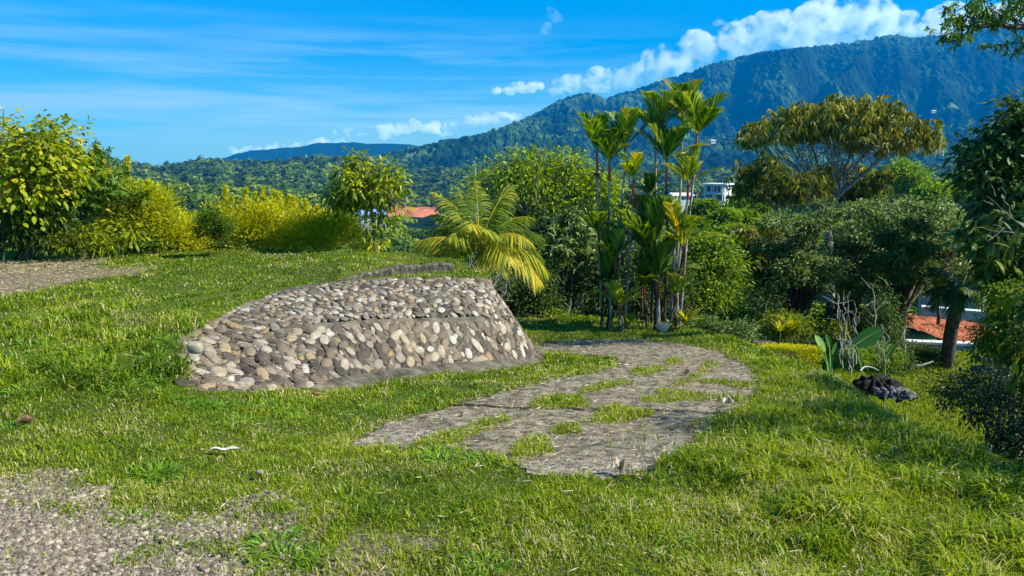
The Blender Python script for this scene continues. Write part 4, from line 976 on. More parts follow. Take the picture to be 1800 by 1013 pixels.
plant('drooping_tree', 'tree with hanging brownish-yellow leaves behind the bushy tree', 'tree', base_at(1322, 600, 21), LB([(1300, 412, 26, 14), (1332, 418, 26, 16), (1322, 450, 30, 30), (1335, 490, 26, 34)], 21), M_OLV, 70, 2400, .22, .23, .06, trunk=.08, limbs=20, whorl=8, droop=1.0, tint=.12)

# ---- umbrella trees
e = plant('umbrella_tree', 'large umbrella-shaped tree with drooping olive leaves and pale forked trunks against the mountain', 'tree', base_at(1455, 640, 30),
      [lobe(a, b, c_, d_, 30, 2.2) for a, b, c_, d_ in ((1470, 200, 66, 24), (1415, 210, 62, 20), (1362, 230, 46, 15), (1335, 246, 24, 9), (1530, 204, 66, 26), (1582, 226, 46, 24), (1605, 250, 28, 16), (1465, 232, 90, 14), (1550, 250, 50, 12))],
      M_OLV, 440, 21000, .36, .27, .060, whorl=9, droop=1.15, tint=.10, tips=.10, bend=.35, expand=False)
def utrunk(e, root, forks, r, tw=34, yd=30, lobes=((1330, 1620, 232, 262),)):
    g = G(); x0, y0, z0 = e.location
    base = np.array((x0, y0, z0 - .1)); rt = P(*root, yd)
    tube(g, [base, base * .5 + rt * .5 + (0.1, 0, 0), rt], [r * 1.2, r, r * .9], 8)
    ends = []
    for path, rr in forks:
        pts = [rt] + [P(a, b, yd + dd) for a, b, dd in path]; pts = np.array(pts); t = np.linspace(0, len(pts) - 1, 4 * len(pts)); q = cat_interp(pts, t); tube(g, q, np.linspace(rr, rr * .3, len(q)), 6)
        ends += [(q[i], rr * (1 - .7 * i / len(q))) for i in range(len(q) // 3, len(q))]
    for _ in range(tw):
        p, rr = ends[rng.integers(len(ends))]; x0_, x1_, ya, yb = lobes[rng.integers(len(lobes))]; px, py = proj(*p)
        tx = float(np.clip(px + rng.normal() * 45, x0_, x1_)); q = P(tx, rng.uniform(ya, yb), p[1] + rng.normal() * 1.0)
        limb(g, p, q, rr * .4, .012, .05, 6, sag=-.05)
    g.build('trunk', [M_BARK], e, smooth=True)
utrunk(e, (1456, 400), [([(1446, 355, 0), (1428, 325, 0), (1395, 290, .5), (1365, 262, .6)], .11), ([(1468, 352, 0), (1505, 318, -.3), (1545, 282, -.5), (1575, 255, -.6)], .12), ([(1450, 350, .2), (1440, 300, .6), (1425, 250, 1)], .10), ([(1470, 350, .2), (1490, 290, .8), (1500, 240, 1)], .10), ([(1448, 352, -.3), (1420, 335, -.8), (1405, 300, -1)], .07), ([(1462, 345, .3), (1465, 300, .5), (1470, 240, .8)], .08), ([(1458, 350, .6), (1420, 310, 1.2), (1385, 250, 1.6)], .08), ([(1466, 352, .5), (1500, 300, 1.0), (1535, 250, 1.4)], .08)], .17, 90)
e2 = plant('umbrella_tree', 'lower umbrella tree with dark drooping leaves under the left half of the large one', 'tree', base_at(1388, 640, 27),
      [lobe(a, b, c_, d_, 27, 1.6) for a, b, c_, d_ in ((1315, 304, 28, 16), (1345, 294, 32, 14), (1360, 325, 50, 24), (1410, 336, 44, 20), (1330, 350, 30, 16), (1435, 318, 28, 14))], M_OLV, 150, 5200, .32, .25, .055, whorl=9, droop=1.1, tint=-.08, tips=.03, bend=.35)
utrunk(e2, (1384, 430), [([(1380, 395, 0), (1362, 365, 0), (1330, 330, 0)], .10), ([(1392, 380, 0), (1405, 350, 0), (1425, 325, 0)], .08)], .12, 18, 27, ((1300, 1450, 290, 340),))
e3 = plant('umbrella_tree', 'small umbrella tree of drooping leaves behind the right fork of the large one', 'tree', base_at(1530, 640, 33),
      [lobe(a, b, c_, d_, 33, 1.5) for a, b, c_, d_ in ((1510, 318, 34, 22), (1540, 330, 30, 22), (1490, 345, 30, 18), (1470, 305, 30, 14))], M_OLV, 90, 3800, .32, .27, .06, whorl=9, droop=1.1, tint=-.05, tips=.05, bend=.35)
utrunk(e3, (1520, 400), [([(1518, 365, 0), (1505, 335, 0)], .08), ([(1525, 360, 0), (1540, 335, 0)], .08)], .1, 10, 33, ((1490, 1560, 315, 340),))

# ---- trees of the valley right behind, each with its own crown
VT = [(1592, 318, 48, 30, 88, 'tall bright green dome-shaped tree right of the umbrella tree', .12, 'dome_tree'),
      (1642, 342, 24, 14, 78, 'pale green tree low beside the dome-shaped tree', .2, 'valley_tree'), (1684, 336, 26, 18, 84, 'yellow-green tree between the dome-shaped tree and the tall right-hand tree', .1, 'valley_tree'),
      (1262, 388, 30, 15, 62, 'rounded bright green tree below the white villa', .15, 'valley_tree'), (1318, 384, 24, 9, 66, 'small flat-topped tree with a pale trunk below the white villa', .2, 'valley_tree'),
      (1352, 398, 26, 9, 62, 'flat-topped tree left of the pale bare trunk', .14, 'valley_tree'), (1236, 366, 20, 9, 80, 'flat tree just left below the white villa', .05, 'valley_tree'), (1304, 366, 26, 9, 78, 'wide flat tree right below the white villa', .1, 'valley_tree'),
      (1338, 374, 18, 8, 74, 'small green tree left of the lower umbrella tree', .0, 'valley_tree'), (1396, 392, 26, 12, 66, 'dark round tree behind the pale bare trunk', -.1, 'valley_tree'), (1290, 408, 26, 9, 56, 'low flat tree between the rounded tree and the drooping tree', .12, 'valley_tree'),
      (1405, 416, 30, 9, 52, 'low spreading tree in the shade below the umbrella tree', .1, 'valley_tree'), (1222, 398, 20, 14, 60, 'dark round tree against the palm stems', -.05, 'valley_tree'), (1335, 342, 20, 12, 110, 'small green tree beside the white villa on its right', 0, 'valley_tree')]
for a, b, c_, d_, yd, lab, tn, nm in VT:
    lb = []; 
    for k in range(5): lb.append(lobe(a + rng.uniform(-.5, .5) * c_, b + rng.uniform(-.35, .35) * d_, c_ * .58, d_ * .62, yd, c_ * .6 * yd / F))
    plant(nm, lab, 'tree', base_at(a, b + 60, yd), lb, M_UMB, 150, 5200, .0042 * yd, .0052 * yd, .0030 * yd, trunk=.0022 * yd, limbs=14, fork=.7, droop=0, upb=.55, tint=tn - .05, group='trees of the valley beyond the palms')

# ---- right side: grey-green trees in the garden below
GT = [((1412, 612), 20.5, [(1400, 392, 46, 22), (1440, 384, 50, 20), (1395, 432, 50, 24), (1365, 460, 44, 22), (1430, 462, 46, 22), (1350, 500, 38, 18), (1410, 505, 44, 16)], 'grey-green spreading tree with two thin dark trunks behind the clipped hedge', 2, M_GRY, .02),
      ((1500, 615), 21.5, [(1495, 378, 52, 20), (1545, 384, 50, 22), (1480, 425, 56, 22), (1535, 432, 54, 24), (1500, 470, 54, 20), (1455, 505, 44, 16), (1520, 512, 40, 16)], 'grey-green tree in the middle of the lower garden below the umbrella tree', 3, M_GRY, .10),
      ((1572, 645), 17.5, [(1590, 415, 56, 24), (1622, 450, 48, 26), (1565, 475, 48, 22), (1590, 506, 36, 14), (1548, 520, 32, 18), (1565, 575, 18, 36)], 'tree wrapped in dark creeper left of the red earth', 2, M_DRK, .22),
      ((1655, 600), 24, [(1610, 376, 50, 20), (1655, 388, 44, 24), (1640, 425, 44, 30), (1680, 440, 36, 30)], 'pale green tree top in the row left of the tall right-hand tree', 1, M_GRY, .16)]
def pads(lst, yd, n):
    """foliage held in flat layers with air between them"""
    w = np.array([l[2] * l[3] for l in lst], float); out = []
    for i in rng.choice(len(lst), n, p=w / w.sum()):
        a_, b_, c_, d_ = lst[i]; r = rng.uniform(10, 27); out.append(lobe(a_ + rng.uniform(-1, 1) * c_ * .95, b_ + rng.uniform(-1, 1) * d_, r, rng.uniform(3.5, 6.5), yd + rng.uniform(-1.8, 1.8), r * yd / F * .9))
    return out
for (bx, by), yd, lst, lab, st, mt, tn in GT:
    plant('garden_tree', lab, 'tree', base_at(bx, by, yd), pads(lst, yd, 64), mt, 330, 12500, .0055 * yd, .0068 * yd, .0030 * yd, trunk=.08, stems=st, limbs=120, fork=.5, droop=.12, upb=.3, tint=tn + .02, bark=M_BRN, flat=.5, expand=False, spread=.24)
plant('garden_shrub', 'dense dark shrub in the shade at the foot of the grey-green garden trees', 'shrub', base_at(1380, 600, 18.5), LB([(1335, 545, 30, 34), (1450, 560, 36, 30), (1500, 560, 34, 28)], 18.5), M_DRK, 200, 9000, .15, .09, .035, tint=.05, trunk=.02, stems=4, partname='foliage')
plant('garden_shrub', 'lime green leafy shrub lit by the sun behind the clipped hedge', 'shrub', base_at(1365, 600, 14.5), LB([(1350, 575, 26, 18), (1385, 570, 30, 20), (1410, 580, 20, 16), (1470, 585, 16, 12)], 15), M_BYG, 110, 4200, .12, .08, .03, tint=-.12, partname='foliage', droop=.1)
plant('garden_shrub', 'olive shrub below the big banana leaf', 'shrub', base_at(1525, 640, 13.2), LB([(1505, 625, 22, 14), (1540, 620, 26, 16), (1560, 632, 16, 12)], 13.2), M_YG, 90, 4200, .08, .055, .022, tint=.05, partname='foliage')
plant('garden_shrub', 'dark shrub in front of the white garden wall', 'shrub', base_at(1620, 640, 16.6), LB([(1600, 624, 24, 13), (1635, 626, 28, 13), (1610, 640, 30, 7)], 16.6), M_DRK, 120, 5500, .10, .065, .028, tint=.2, partname='foliage')
plant('creeper', 'dark creeper tangle hanging over the bank behind the black plastic heap', 'creeper', base_at(1575, 655, 13.5), LB([(1568, 600, 16, 42), (1575, 640, 22, 12), (1555, 560, 18, 40)], 14.2), M_DRK, 120, 5500, .11, .06, .028, tint=.3, partname='foliage')

def fan_palm():
    b = P(1664, 640, 16.5); b[2] = gz(b[0], b[1]); c = P(1690, 508, 16.0); e = empty('garden_palm', b, 'dark-trunked palm with drooping fronds in front of the red earth', 'palm tree')
    g = G(); tube(g, cat_interp(np.array([b - (0, 0, .2), b + (c - b) * .5 - (.05, 0, 0), c]), np.linspace(0, 2, 10)), np.linspace(.15, .13, 10), 9); g.build('trunk', [M_BRN], e, smooth=True)
    for i in range(16): frond(e, c, i * .393 + rng.uniform(-.2, .2), rng.uniform(-.1, 1.1), rng.uniform(.8, 1.1), 1.3, M_DRK, nl=26, ll=.34, lw=.035, droop=.7, rv=.5)
fan_palm()
plant('tall_tree', 'tall dark broad-leaved tree at the right edge in front of the mountain', 'tree', base_at(1790, 640, 15.5), LB([(1745, 262, 40, 32), (1795, 245, 50, 45), (1715, 300, 24, 28), (1755, 320, 48, 44), (1810, 325, 55, 60), (1790, 215, 30, 14), (1765, 375, 45, 36)], 15.5),
      M_DRK, 230, 8500, .22, .17, .085, trunk=.10, limbs=45, droop=.5, tint=.22, segs=2, tips=.03)
e = plant('drooping_tree', 'tree with big dark hanging leaves under the tall right-hand tree', 'tree', base_at(1800, 640, 11.0), LB([(1725, 425, 40, 26), (1775, 440, 48, 46), (1745, 480, 44, 30), (1800, 400, 30, 40)], 11.0), M_DRK, 75, 1900, .2, .22, .06, trunk=.05, limbs=30, whorl=8, droop=.85, tint=.25, segs=2, tips=.03, bend=.35)
tg = G()
for a, b in (((1800, 400), (1735, 345)), ((1780, 385), (1762, 330)), ((1770, 375), (1745, 368)), ((1800, 420), (1745, 395)), ((1790, 410), (1715, 400)), ((1765, 400), (1735, 425)), ((1745, 360), (1728, 352)), ((1750, 345), (1742, 325))): limb(tg, P(*a, 10.6), P(*b, 10.5), .007, .0025, .06, 6)
tg.build('bare_branches', [M_BARK], e)
plant('leafy_shrub', 'tall loose shrub at the right edge above the dark hedge', 'shrub', base_at(1770, 700, 10.5), LB([(1752, 535, 26, 34), (1785, 560, 36, 50), (1742, 595, 30, 30), (1772, 618, 38, 30), (1800, 500, 26, 40)], 10.6), M_YG, 230, 11000, .11, .062, .030, trunk=.025, stems=4, limbs=40, droop=.35, tint=-.05)
plant('broadleaf_sapling', 'sapling with big glossy leaves, one of them yellow, closest at the right edge', 'sapling', base_at(1830, 760, 6.4), LB([(1800, 535, 16, 26), (1803, 590, 18, 40), (1800, 650, 14, 30)], 6.2), M_BYG, 16, 130, .07, .15, .06, trunk=.012, limbs=10, droop=.5, tint=-.28, segs=2, tips=.06)
# overhanging branch, top right: the tree stands outside the frame
def overhang():
    b = np.array((9.5, 11.0, 0.0)); b[2] = gz(9.5, 11.0); e = empty('overhanging_tree', b, 'dark branch with tufted leaves reaching in at the top right corner', 'tree')
    g = G(); j = P(1960, -40, 10.6); tube(g, [b, (b + j) / 2 + (.2, 0, 0), j], [.2, .16, .11], 8); L_ = G()
    def path(pts, r0, r1): q = cat_interp(np.array([P(a, c, d) for a, c, d in pts]), np.linspace(0, len(pts) - 1, 5 * len(pts))); tube(g, q, np.linspace(r0, r1, len(q)), 6); return q
    main = path([(1960, -40, 10.6), (1860, 40, 10.3), (1790, 48, 10), (1745, 44, 10), (1700, 58, 10), (1680, 72, 10), (1655, 68, 10)], .05, .005)
    ends = [main[-1], main[-3], main[-2]]
    for s, t in (((1790, 48), (1700, 10)), ((1770, 45), (1720, -8)), ((1800, 46), (1760, -15)), ((1745, 44), (1668, 40)), ((1720, 50), (1664, 20)), ((1810, 45), (1790, -10)), ((1740, 44), (1690, 28)), ((1780, 48), (1740, 12)), ((1860, 40), (1755, 80)), ((1850, 50), (1785, 92)), ((1800, 46), (1762, 28)), ((1775, 47), (1718, 22)), ((1850, 30), (1800, 5)), ((1700, 58), (1672, 55))):
        p = limb(g, P(*s, 10), P(*t, 10 + rng.uniform(-.5, .5)), .012, .003, .10, 7, sag=-.06); ends += [p[-1], p[-2], p[-3], p[3]]
        for _ in range(4): q = p[rng.integers(2, 7)] + rdir(1)[0] * (.22, .25, .14); limb(g, p[rng.integers(2, 6)], q, .005, .002, .1, 4, sides=4); ends.append(q)
    for q in ends:
        n = 14; D = rdir(n, -.1); leaves(L_, q + rdir(n) * .03, D, rdir(n, 1), rng.uniform(.06, .11, n), .026, np.clip(.42 + .25 * rng.normal(size=n), 0, 1), bend=.3, segs=2)
    # the rest of the crown outside the frame
    crown(L_, [(P(2050, -120, 11), np.array((1.6, 1.6, 1.0))), (P(1950, -160, 11), np.array((1.4, 1.4, .8)))], 80, 3500, .2, .1, .03)
    g.build('trunk', [M_BRN], e, smooth=True); L_.build('crown', [M_MID], e)
overhang()

# ---- hedges
plant('dark_hedge', 'dense dark small-leaved hedge growing below the bank at the right edge', 'hedge', base_at(1760, 830, 6.4), LB([(1702, 690, 42, 32), (1750, 686, 48, 40), (1800, 696, 45, 44)], 7.0, .45) + LB([(1730, 730, 34, 32), (1775, 745, 46, 44)], 6.3, .4) + LB([(1790, 790, 40, 44), (1820, 830, 40, 44)], 5.6, .4) + [lobe(1655, 690, 22, 14, 7.6, .3)] + [(np.array(c_), np.array(r_)) for c_, r_ in (((4.1, 4.5, .8), (.5, .7, 1.1)), ((4.6, 5.5, .8), (.5, .7, 1.1)), ((5.4, 6.5, .8), (.55, .7, 1.1)), ((3.75, 3.6, .6), (.45, .5, .9)))],  # last lobes, unseen beyond the frame, are added to cast the bank shadow
      M_HEDGE, 900, 42000, .075, .042, .021, trunk=.02, stems=6, limbs=50, droop=.1, tint=.12, bark=M_BRN, partname='foliage')
def clipped():
    b = base_at(1385, 640, 10.6); z = gz(*b); e = empty('clipped_hedge', (b[0], b[1], z), 'low clipped yellow-green hedge at the far edge of the grass bank', 'hedge'); g = G()
    n = 15000; u = rng.random(n); f = rng.choice(3, n, p=[.5, .3, .2]); a = P(1334, 622, 11.6); c = P(1420, 630, 10.3); ax = c - a; T = unit(ax[None])[0]; S = np.array((T[1], -T[0], 0)); W_, H_ = .42, .30
    cr = np.where(f == 1, rng.uniform(-1, 1, n), np.where(f == 0, 1, -1) * rng.uniform(.85, 1, n)); up = np.where(f == 1, rng.uniform(.9, 1.03, n), rng.uniform(-.3, 1, n)); rd_ = np.clip((u - .9) / .1, 0, 1)
    cr *= np.sqrt(1 - .8 * rd_ ** 2); Pn = a + ax * u[:, None] + S * (cr * W_ * .5)[:, None] * (-1) + np.array((0, 0, 1)) * ((up - .45) * H_ * (1 - .12 * cr ** 2))[:, None] + rng.normal(size=(n, 3)) * .012
    endm = rng.random(n) < .12; Pn = np.where(endm[:, None], c + S * (rng.uniform(-.5, .5, n) * W_)[:, None] + T * rng.uniform(0, .06, n)[:, None] + np.array((0, 0, 1)) * ((rng.uniform(-.3, 1, n) - .45) * H_)[:, None], Pn)
    leaves(g, Pn, rdir(n, .3), rdir(n, 1), rng.uniform(.02, .035, n), .014, np.clip(.42 + .22 * rng.normal(size=n) + .15 * (up > .8), 0, 1)); g.build('foliage', [M_YEL], e)
    core = G(); box(core, (a + c) / 2 - (0, 0, .03), (W_ * .75, np.linalg.norm(ax) * .98, H_ * .75), math.atan2(T[1], T[0]) - math.pi / 2); core.build('stems', [M_BRN], e)
clipped()
def banana(px, py, d, lst, label):
    b = P(px, py, d); b[2] = min(gz(b[0], b[1]), b[2]); e = empty('banana_plant', b, label, 'plant')
    for (ax_, ay, tx, ty, L_w, dd, rv) in lst:
        a, t = P(ax_, ay, d + dd), P(tx, ty, d + dd); g = G(); tube(g, [b, (a + b) / 2 + (0.02, 0, .05), a], [.018, .014, .008], 6, rnd=.8)
        n = 15; k = np.linspace(0, 1, n); D = t - a; L = np.linalg.norm(D); S = unit(np.cross(D, (0.25, -1, .35)))[None]; Nn = unit(np.cross(S[0], D)); mid = a + D * k[:, None] + np.array((0, 0, -.10 * L)) * (k ** 2)[:, None]
        w = L_w * np.sin(np.clip(k * .93 + .05, 0, 1) * math.pi) ** .55; w[-1] = 0.002
        rip = 1 + .05 * np.sin(k * 40)
        V = np.concatenate((mid + S * (w * rip)[:, None] + Nn * (w * .25)[:, None], mid, mid - S * (w * rip)[:, None] + Nn * (w * .25)[:, None])); i = np.arange(n - 1)[:, None]
        g.add(V, np.concatenate((np.hstack((i, i + 1, i + n + 1, i + n)), np.hstack((i + n, i + n + 1, i + 2 * n + 1, i + 2 * n)))), rv); tube(g, mid + Nn * -.002, np.linspace(.009, .002, n), 5, rnd=.95)
        g.build('leaf', [M_BAN], e, smooth=True)
M_BAN = foliage('banana_leaf', [(.01, .035, .006), (.02, .075, .010), (.06, .15, .02), (.22, .34, .12)], transl=.3, rough=.35, spec=.5)
banana(1460, 655, 10.4, [(1450, 618, 1433, 586, .055, 0, .85), (1458, 612, 1452, 584, .04, .2, .25), (1462, 625, 1470, 600, .03, -.1, .5), (1455, 640, 1446, 620, .03, .1, .4)], 'small banana plant with one pale folded leaf beside the clipped hedge')
banana(1560, 650, 10.2, [(1503, 607, 1551, 572, .125, 0, .36), (1556, 630, 1575, 600, .05, .2, .3)], 'plant with a single large glossy dark green oval leaf above the bank')
def strap_plant(px, py, d, n, L, mat, label, name='croton', spread=.5, w=.035, tint=0.0, cat='plant'):
    b = P(px, py, d); b[2] = min(b[2], gz(b[0], b[1])) if name != 'palm_sprout' else b[2]; e = empty(name, b, label, cat); g = G(); top = P(px, py - 12, d)
    a = rng.uniform(0, 6.283, n); D = np.stack((np.cos(a) * spread, np.sin(a) * spread, rng.uniform(.4, 1.2, n)), 1); st = G(); tube(st, [b, top], [.02, .012], 5); st.build('stem', [M_GRNST], e)
    leaves(g, top - np.array((0, 0, 1)) * rng.uniform(0, .25, n)[:, None] * L, D, np.array((0, 0, 1.0)), L * rng.uniform(.6, 1.1, n), w, np.clip(.55 + tint + .2 * rng.normal(size=n), 0, 1), bend=.3, segs=2); g.build('foliage', [mat], e)
strap_plant(1388, 588, 14.6, 46, .5, M_PALMY, 'plant with yellow and orange strap leaves under the garden trees', w=.05)
strap_plant(1372, 592, 14.2, 30, .38, M_BYG, 'plant with lime green strap leaves just left of the yellow and orange one', name='strap_plant', w=.045)
def vines():
    b = P(1490, 640, 12.5); b[2] = gz(b[0], b[1]); e = empty('dead_vines', b, 'bare grey vines hanging down in front of the dark garden trees', 'vine'); g = G()
    for px, y0, y1 in ((1478, 515, 640), (1486, 512, 600), (1492, 520, 650), (1500, 530, 645), (1505, 560, 640), (1472, 520, 560), (1546, 560, 640), (1556, 570, 645), (1560, 590, 640), (1538, 500, 575), (1590, 560, 620), (1482, 545, 648), (1497, 600, 655)):
        a = P(px + rng.uniform(-6, 6), y0, 12.6); c = P(px, y1, 12.4); p = limb(g, c, a, .010, .004, .10, 9)
        for _ in range(4): k = rng.integers(2, 8); limb(g, p[k], p[k] + rdir(1, .2)[0] * .28, .005, .002, .1, 5, sides=4)
    g.build('stems', [M_TWIG], e)
vines()

# ================================================================ RED-STEMMED PALMS
# (crown px, crown py, base px, base py, distance, frond length px, trunk tone, tint, shaft px length, description)
PALMS = [(1049, 264, 1060, 580, 13.1, 74, 0, 0, 36, 'red-stemmed palm, leftmost of the tall ones, twin of none'),
         (1071, 284, 1073, 582, 13.0, 62, 0, .05, 34, ''), (1099, 258, 1090, 582, 13.3, 78, 0, .08, 34, ''), (1114, 314, 1098, 582, 12.8, 50, 0, .5, 30, ''),
         (1152, 232, 1160, 582, 13.4, 72, 0, .12, 30, ''), (1172, 282, 1166, 582, 12.9, 78, 1, 0, 44, ''), (1200, 208, 1182, 582, 13.5, 76, 2, .12, 26, ''), (1225, 238, 1194, 582, 13.1, 82, 0, .15, 44, ''),
         (1210, 322, 1190, 582, 12.8, 66, 0, .28, 30, ''), (1142, 344, 1146, 582, 13.3, 44, 1, -.05, 16, ''), (1052, 410, 1056, 582, 13.0, 50, 1, .12, 20, ''), (1082, 455, 1078, 584, 12.8, 56, 0, -.02, 34, ''),
         (1142, 448, 1150, 586, 12.8, 92, 1, -.12, 20, ''), (1186, 410, 1178, 586, 12.7, 66, 0, .1, 26, ''), (1203, 432, 1188, 584, 12.6, 56, 1, .5, 18, ''), (1157, 492, 1158, 588, 12.6, 72, 0, -.1, 34, ''),
         (1091, 538, 1092, 590, 12.5, 46, 0, .42, 16, ''), (1189, 520, 1186, 590, 12.5, 46, 1, .3, 14, ''), (1132, 505, 1138, 586, 12.9, 60, 1, -.12, 18, ''), (1066, 500, 1064, 586, 12.9, 60, 1, -.1, 18, ''), (1128, 380, 1130, 584, 13.3, 50, 1, -.05, 20, '')]
PLAB = ['tall palm farthest left in the clump, dark fronds on a red shaft', 'palm of middle height with narrow green crown, second from the left of the clump', 'tall palm with upright fronds left of the middle of the clump', 'palm with a yellow-orange crown in the left half of the clump',
        'tall palm in the middle of the clump with browned frond tips', 'palm with a wide dark crown and red shaft just below the tallest ones', 'tallest palm of the clump, on a pale grey trunk', 'tall palm farthest right, with a long dark red shaft', 'palm with bright green fronds hanging right, below the tallest on the right',
        'small dark palm crown half hidden in the middle of the clump', 'low palm crown at the left edge of the clump against the bushes', 'low dark palm crown over two red stems in the left group', 'low palm with the biggest and darkest crown, in the middle of the clump',
        'low palm with a red shaft right of the biggest dark crown', 'low palm whose yellow fronds spread to the right of the clump', 'knee-high dark palm before the middle trunks', 'small yellow-green palm with a red shaft in front of the left trunks',
        'small light green palm in front of the right trunks', 'low dark palm crown between the left and right trunks', 'low dark palm crown at the left foot of the clump', 'dark palm crown at mid height between the left and right trunks']
M_BRED = [M_PBARK, M_BRN, M_PBARK]
for i, (cx, cy, bx, by, d, fl, tr, tn, sh, _) in enumerate(PALMS):
    fl *= 1.22 if cy > 340 else 1.1
    b = P(bx, by, d); b[2] = min(gz(b[0], b[1]), b[2] + .05); c = P(cx, cy, d); k = d / F; e = empty('red_stem_palm', b, PLAB[i], 'palm tree', 'clump of red-stemmed palms at the end of the driveway')
    s = P(cx + (bx - cx) * sh / max(30, by - cy) * .6, cy + sh, d); mid = (b + s) / 2 + (rng.normal() * .05, rng.normal() * .05, 0)
    g = G(); q = cat_interp(np.array([b - (0, 0, .1), mid, s]), np.linspace(0, 2, 14)); tube(g, q, np.linspace(.025, .019, 14), 7); rr = G()
    for j in range(1, 40):                                                       # leaf scar rings
        t = j / 40 * 13; p = q[int(t)] + (q[min(13, int(t) + 1)] - q[int(t)]) * (t % 1); tube(g, [p - (0, 0, .006), p, p + (0, 0, .006)], [.020 - .004 * j / 40, .0275 - .006 * j / 40, .020 - .004 * j / 40], 7, cap=False)
    g.build('trunk', [M_BRED[tr]], e, smooth=True)
    g = G(); tube(g, [s, s + (c - s) * .2, s + (c - s) * .7, c, c + (0, 0, .04)], [.020, .026, .024, .018, .010], 8); g.build('crownshaft', [M_RED], e, smooth=True)
    nf = 6 if fl < 62 else 7; a0 = rng.uniform(0, 6.28)
    for j in range(nf):
        az = a0 + j * 2.4 + rng.normal() * .2; el = R(rng.uniform(62, 86)) if j < nf * .5 else R(rng.uniform(34, 56)); L = fl * k * rng.uniform(.85, 1.05)
        yel = tn > .4; rv = .34 + tn * .6 + rng.normal() * .1 + (.25 if rng.random() < .12 else 0)
        frond(e, c - (0, 0, .02), az, el, L, R(rng.uniform(15, 50)), M_PALMY if yel else M_PALMD, nl=26, ll=L * .52, lw=L * .036, droop=.16, rv=min(.95, max(.05, rv - (.25 if yel else 0))), vee=.55, tip=.35, fwd=1.9, spread=.16)
    if i in (0, 3, 7):
        g = G(); o = c - (0, 0, sh * k + .03)
        for _ in range(40): a = rng.uniform(0, 6.28); limb(g, o, o + np.array((math.cos(a) * .13, math.sin(a) * .13, rng.uniform(-.22, 0))), .006, .003, .1, 4, sides=3)
        g.build('fruit_stalks', [rough_mat('fruit_stalk', [(.12, .04, .02), (.25, .10, .05)], bump=0)], e)
for px, py, d, n, L, mt, lab in ((1105, 575, 12.6, 40, .42, M_BYG, 'leafy palm sprout at the foot of the left palms'), (1206, 572, 12.6, 44, .46, M_BYG, 'leafy palm sprout at the right foot of the clump'), (1180, 585, 12.5, 26, .3, M_YG, 'small sprout between the trunks of the right palms'), (1230, 578, 12.7, 26, .34, M_MID, 'sprout with arching leaves just right of the clump')):
    strap_plant(px, py, d, n, L, mt, lab, name='palm_sprout', w=.045, spread=.8)
def dry_frond():
    b = P(1168, 583, 12.0); b[2] = gz(b[0], b[1]) + .02; g = G()
    for i in range(12):
        a = R(-30 + i * 4.5); D = np.array([[math.sin(a), .2 * math.cos(a) - .15, .62 * math.cos(a) + .05]]); leaves(g, b[None], D, np.array((0, -1, .3)),   .26, .03, .5 + .4 * rng.random(), bend=.1, segs=2)
    tag(g.build('dry_frond', [foliage('dry_frond_leaf', [(.10, .08, .05), (.22, .19, .13), (.32, .28, .21)], transl=.1)], local=False), 'fallen grey fan of dry palm leaf lying at the foot of the palms', 'dry leaf')
dry_frond()
# ================================================================ SMALL THINGS
def dry_leaf(px, py, L, W, yaw, label, cols, lift=.015, curl=.35, pitch=0.0, dy=0.0):
    q = ground_hit(px, py + dy); z = float(z_near(np.array([q[0]]), np.array([q[1]]))[0]) + lift; g = G(); n = 12; k = np.linspace(0, 1, n)
    w = W * .5 * np.sin(np.clip(k * .94 + .04, 0, 1) * math.pi) ** .7; x = (k - .5) * L; up = .05 * L * np.sin(k * 5.1 + 1) + .03 * L * np.sin(k * 11) + pitch * (k - .3) * L
    rows = [np.stack((x, s * w * (1 - .25 * abs(s)), up + abs(s) ** 1.6 * w * curl * 1.6 * (1 + .3 * np.sin(k * 9 + s))), 1) for s in (-1, -.5, 0, .5, 1)]
    V = np.concatenate(rows); ca, sa = math.cos(yaw), math.sin(yaw); V = np.stack((V[:, 0] * ca - V[:, 1] * sa, V[:, 0] * sa + V[:, 1] * ca, V[:, 2]), 1) + (q[0], q[1], z)
    V2 = V + (0, 0, .0025); i = np.arange(n - 1)[:, None]; f = np.concatenate([np.hstack((i + r * n, i + 1 + r * n, i + 1 + (r + 1) * n, i + (r + 1) * n)) for r in range(4)])
    g.add(V, f[:, ::-1]); g.add(V2, f); tube(g, V2[2 * n:3 * n] + (0, 0, .001), np.linspace(.003, .001, n), 4); tube(g, [V2[2 * n], V2[2 * n] + (V2[2 * n] - V2[2 * n + 1]) * 1.2], .002, 4)
    return tag(g.build('dry_leaf', [rough_mat('dry_leaf_skin', cols, scale=14, bump=.4, bscale=60)], smooth=True, local=False), label, 'leaf')
PALEL = [(.30, .22, .12), (.50, .46, .38), (.62, .59, .52)]; BRNL = [(.05, .03, .02), (.16, .09, .05), (.26, .16, .09)]; ORL = [(.20, .08, .04), (.42, .22, .12), (.5, .34, .2)]
dry_leaf(396, 803, .175, .05, R(8), 'large pale curled dry leaf lying on the lawn in front of the stone wall', PALEL, lift=.035, pitch=.12)
dry_leaf(46, 748, .09, .06, R(60), 'small crumpled brown leaf in a dark hollow of the left lawn', BRNL, lift=.02, curl=.8)
dry_leaf(1090, 836, .085, .07, R(80), 'folded pale yellow leaf standing at the front edge of the driveway', [(.22, .16, .07), (.36, .29, .17), (.46, .42, .33)], lift=.03, curl=.9, pitch=.45)
dry_leaf(1280, 716, .10, .07, R(20), 'curled grey-white leaf at the right edge of the driveway', PALEL, lift=.03, curl=1.0)
dry_leaf(556, 705, .085, .04, R(5), 'small orange-brown leaf in the grass under the stone wall', ORL, lift=.05, curl=.6)
dry_leaf(1098, 647, .17, .05, R(5), 'flat grey dry leaf far up the driveway beside the grass strip', PALEL, lift=.03)
